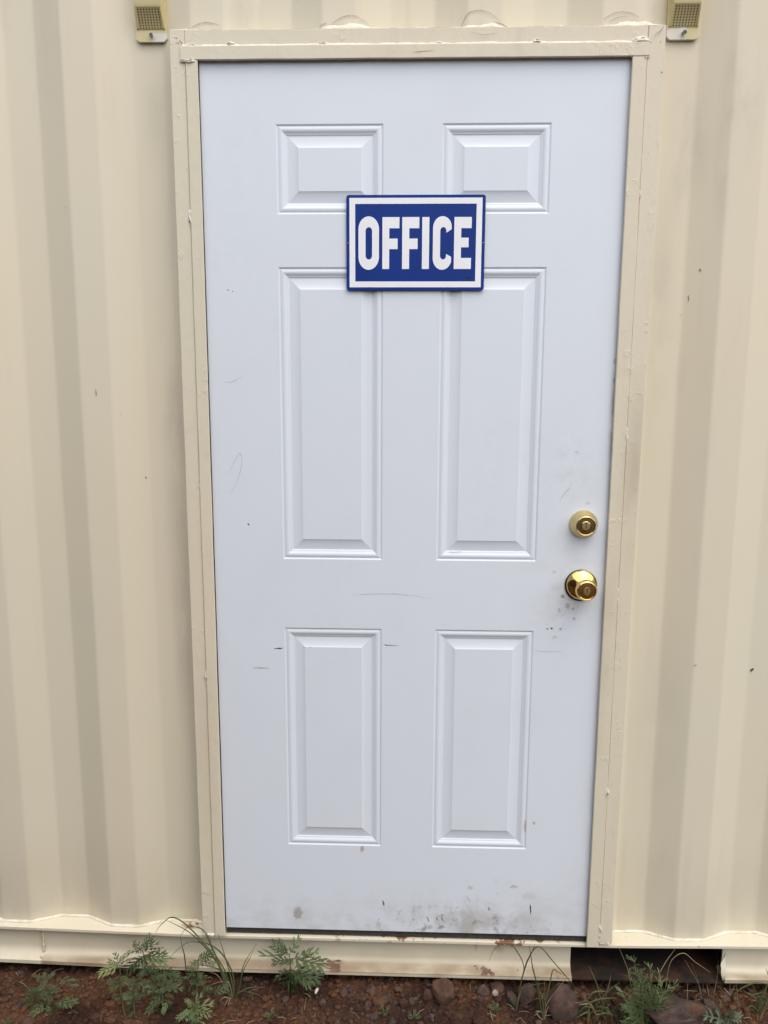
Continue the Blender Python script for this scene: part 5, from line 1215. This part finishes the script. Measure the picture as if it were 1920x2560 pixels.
for k, (base, stem, leaves) in WEEDS.items():
    lab, mt = WEEDINFO[k]
    root = thing('ragweed', (base[0], base[1], ground_at(base)), lab, 'weed', 'weeds along the foot of the container')
    st = [Vector(p) for p in stem]; st[0].z = ground_at(base)-0.006
    pts = curve([tuple(p) for p in st], 5); m = MB(); m.tube(pts, [0.0021-0.0010*i/len(pts) for i in range(len(pts))], 6)
    # side shoots that carry the leaves
    for b, t in leaves:
        B = Vector(b); near = min(pts, key=lambda p: (p-B).length); d = (near-B).length
        if d > 0.004: m.tube([near-Vector((0, 0, min(0.02, d*0.4))), (near+B)/2-Vector((0, 0, d*0.06)), B], 0.0009, 5)
    m.build('stem', M['stem'], root, 180)
    n = 0
    for j, (b, t) in enumerate(leaves):
        T = Vector(t); B = Vector(b)
        lm = mt
        if k == 'spindly' and j in (0, 7): lm = 'leaf_yellow'
        elif k == 'bluish': lm = 'leaf_blue'
        elif (j*7+len(k)) % 9 == 0: lm = 'leaf_fresh'
        me = leafset(lm)[(j*5+len(k)) % 6]
        o = bpy.data.objects.new('leaf', me); COL.objects.link(o)
        W = orient(B, T, rng.uniform(-0.9, 0.9), rng.uniform(0.72, 0.98), rng.uniform(0.2, 0.75))
        o.parent = root; o.matrix_parent_inverse = Matrix.Translation(root.location).inverted(); o.matrix_basis = W
    # a few small filler leaves around the stem
    L0 = sum((Vector(t)-Vector(b)).length for b, t in leaves)/len(leaves)
    for j in range({'bluish': 2, 'middle': 3, 'tall': 16, 'leafy': 18, 'feathery': 16, 'low_spreading': 14, 'short': 12}.get(k, 9)):
        p = pts[int(len(pts)*rng.uniform(0.25, 0.95))]; a = rng.uniform(0, 2*math.pi)
        T = p+Vector((math.cos(a)*0.8, -abs(math.sin(a))*0.7, rng.uniform(-0.35, 0.5)))*L0*rng.uniform(0.5, 0.85)
        T.y = min(T.y, -0.012)
        o = bpy.data.objects.new('leaf', leafset(mt)[j % 6]); COL.objects.link(o)
        o.parent = root; o.matrix_parent_inverse = Matrix.Translation(root.location).inverted(); o.matrix_basis = orient(p, T, rng.uniform(-0.4, 0.4))

def blade(name, pts, w, mat, parent, seed):
    pts = curve([tuple(p) for p in pts], 6 if len(pts) > 2 else 5); k = len(pts); V, F = [], []
    for i, p in enumerate(pts):
        d = (pts[min(i+1, k-1)]-pts[max(i-1, 0)]).normalized(); v = (VIEW-p).normalized()
        a = seed*1.3+i*0.05; s = d.cross(v).normalized(); nn = s.cross(d)
        s = (s*math.cos(0.5*math.sin(a))+nn*math.sin(0.5*math.sin(a))).normalized(); up_ = s.cross(d)
        t = i/(k-1); ww = w*(0.75+0.25*math.sin(t*3))*(1-t**3.0)*0.5+0.00022
        V += [p-s*ww+up_*ww*0.45, p, p+s*ww+up_*ww*0.45, p-up_*0.0003]
    for i in range(k-1):
        for j in range(4): F.append((i*4+j, i*4+(j+1) % 4, (i+1)*4+(j+1) % 4, (i+1)*4+j))
    return pyobj(name, V, F, mat, parent, 180)
GRASSINFO = {
 'arching': ('grass', 'long arching grass tuft below the left jamb, blades reaching over the ledge', 0.0032),
 'straggling': ('grass', 'straggling grass tuft half dry in front of the biggest stone', 0.0030),
 'arch_topped': ('grass', 'thin grass tuft with a blade bent over in a hoop on the rail', 0.0026),
 'broad': ('grass', 'broad green grass tuft left of the feathery bush, under the black opening', 0.0042),
 'straw': ('dry grass', 'scattered dry straw stalks right of the flat stone', 0.0022),
 'seedstalk': ('dry grass', 'single upright dry stalk before the torn rail end', 0.0024),
 'edge': ('grass', 'dense grass tuft at the right edge below the rail', 0.0032)}
for k, (base, bl) in GRASS.items():
    cat, lab, w = GRASSINFO[k]
    root = thing('grass_tuft' if cat == 'grass' else 'dry_stalks', (base[0], base[1], ground_at(base)), lab, cat, 'grass along the foot of the container')
    for j, (kind, pts) in enumerate(bl):
        pts = [Vector(p) for p in pts]
        lowest = min((0, -1), key=lambda i: pts[i].z)
        if pts[lowest].z < -0.12: pts[lowest].z = ground_at(pts[lowest])-0.004
        blade('blade' if cat == 'grass' else 'stalk', pts, w*(0.75 if kind == 'dry' else 1)*rng.uniform(0.85, 1.15), M['grass' if kind == 'green' else 'dry'], root, j)
    if k in ('edge', 'broad'):
        for j in range(14):
            b0 = Vector((base[0]+rng.uniform(-0.03, 0.05), base[1]+rng.uniform(-0.03, 0.01), 0)); b0.z = ground_at(b0)-0.003
            a = rng.uniform(-1, 1); h = rng.uniform(0.04, 0.09)
            blade('blade', [b0, b0+Vector((a*0.02, -0.006, h*0.6)), b0+Vector((a*0.055, -0.015, h*(0.95-0.3*abs(a))))], w*0.8, M['grass' if j % 4 else 'dry'], root, j)

# the feathery bush: sprigs of thread-like leaves
bb, tips = BUSH
root = thing('feathery_bush', (bb[0], bb[1], ground_at(bb)), 'feathery bright green bush with thread like leaves before the black opening', 'bush')
for j, (b, t) in enumerate(tips):
    B, T = Vector(b), Vector(t); B.z = max(B.z, ground_at(B)-0.004)
    mid = (B+T)/2+Vector((rng.uniform(-0.006, 0.006), -0.004, 0.006)); pts = curve([tuple(B), tuple(mid), tuple(T)], 9)
    m = MB(); m.tube(pts, [0.0011-0.0006*i/len(pts) for i in range(len(pts))], 5)
    for i in range(3, len(pts)):
        for s in range(2):
            a = rng.uniform(0, 6.28); p = pts[i]; d = (pts[i]-pts[i-1]).normalized()
            side = d.cross(Vector((math.cos(a), math.sin(a), 0.3))).normalized(); L = rng.uniform(0.009, 0.025)*(1.15-0.45*i/len(pts))
            e_ = p+(side*1.0+d*0.55)*L+Vector((0, 0, 0.10*L)); wv = d.cross(side).normalized()*0.0010
            mm = p.lerp(e_, 0.55)
            m.add([p-wv*0.5, p+wv*0.5, mm+wv, mm-wv, e_+wv*0.7, e_-wv*0.7], [(0, 1, 2, 3), (3, 2, 4, 5)])
            if rng.random() < 0.5:
                f_ = mm+(side*0.3+d*0.9+Vector((rng.uniform(-.3, .3), rng.uniform(-.3, .3), 0.2)))*L*0.5
                m.add([mm-wv*0.6, mm+wv*0.6, f_+wv*0.6, f_-wv*0.6], [(0, 1, 2, 3)])
    m.build('sprig', M['leaf_fresh' if j % 3 else 'leaf'], root, 180)

# small sprouts on the soil
for x, y, lab in ((-0.052, -0.085, 'tiny green sprout on bare soil under the middle of the door'), (0.215, -0.075, 'tiny green sprout among stones left of the hooped grass'), (-0.325, -0.115, 'tiny green sprout on the soil left of the middle weed'), (-0.945, -0.150, 'small pale green sprout at the lower left corner'), (0.02, -0.105, 'tiny upright green sprout at the picture edge under the door')):
    z = soil_z(x, y); root = thing('sprout', (x, y, z), lab, 'sprout', 'tiny sprouts on the soil')
    for j in range(5):
        a = j*1.3+x*9; B = Vector((x, y, z)); T = B+Vector((math.cos(a)*0.012, math.sin(a)*0.010-0.004, rng.uniform(0.008, 0.022)))
        o = bpy.data.objects.new('leaf', leafset('leaf')[j]); COL.objects.link(o)
        o.parent = root; o.matrix_parent_inverse = Matrix.Translation(root.location).inverted(); o.matrix_basis = orient(B, T, 0.3, 0.7)
# dead bits of straw lying about
m = MB()
for i in range(190):
    x = rng.uniform(-1.05, 0.95); y = rng.uniform(-0.2, 0.03)
    if -0.2 < x < 0.2 and rng.random() < 0.6: continue
    a = rng.uniform(0, 6.28); L = rng.uniform(0.008, 0.032); p = Vector((x, y, soil_z(x, y)+0.003)); q_ = Vector((x+math.cos(a)*L, y+math.sin(a)*L, soil_z(x+math.cos(a)*L, y+math.sin(a)*L)+rng.uniform(0.003, 0.014)))
    m.tube([p, (p+q_)/2+Vector((0, 0, 0.003)), q_], rng.uniform(0.0004, 0.0008), 4)
tag(m.build('straw_litter', M['dry']), kind='stuff')
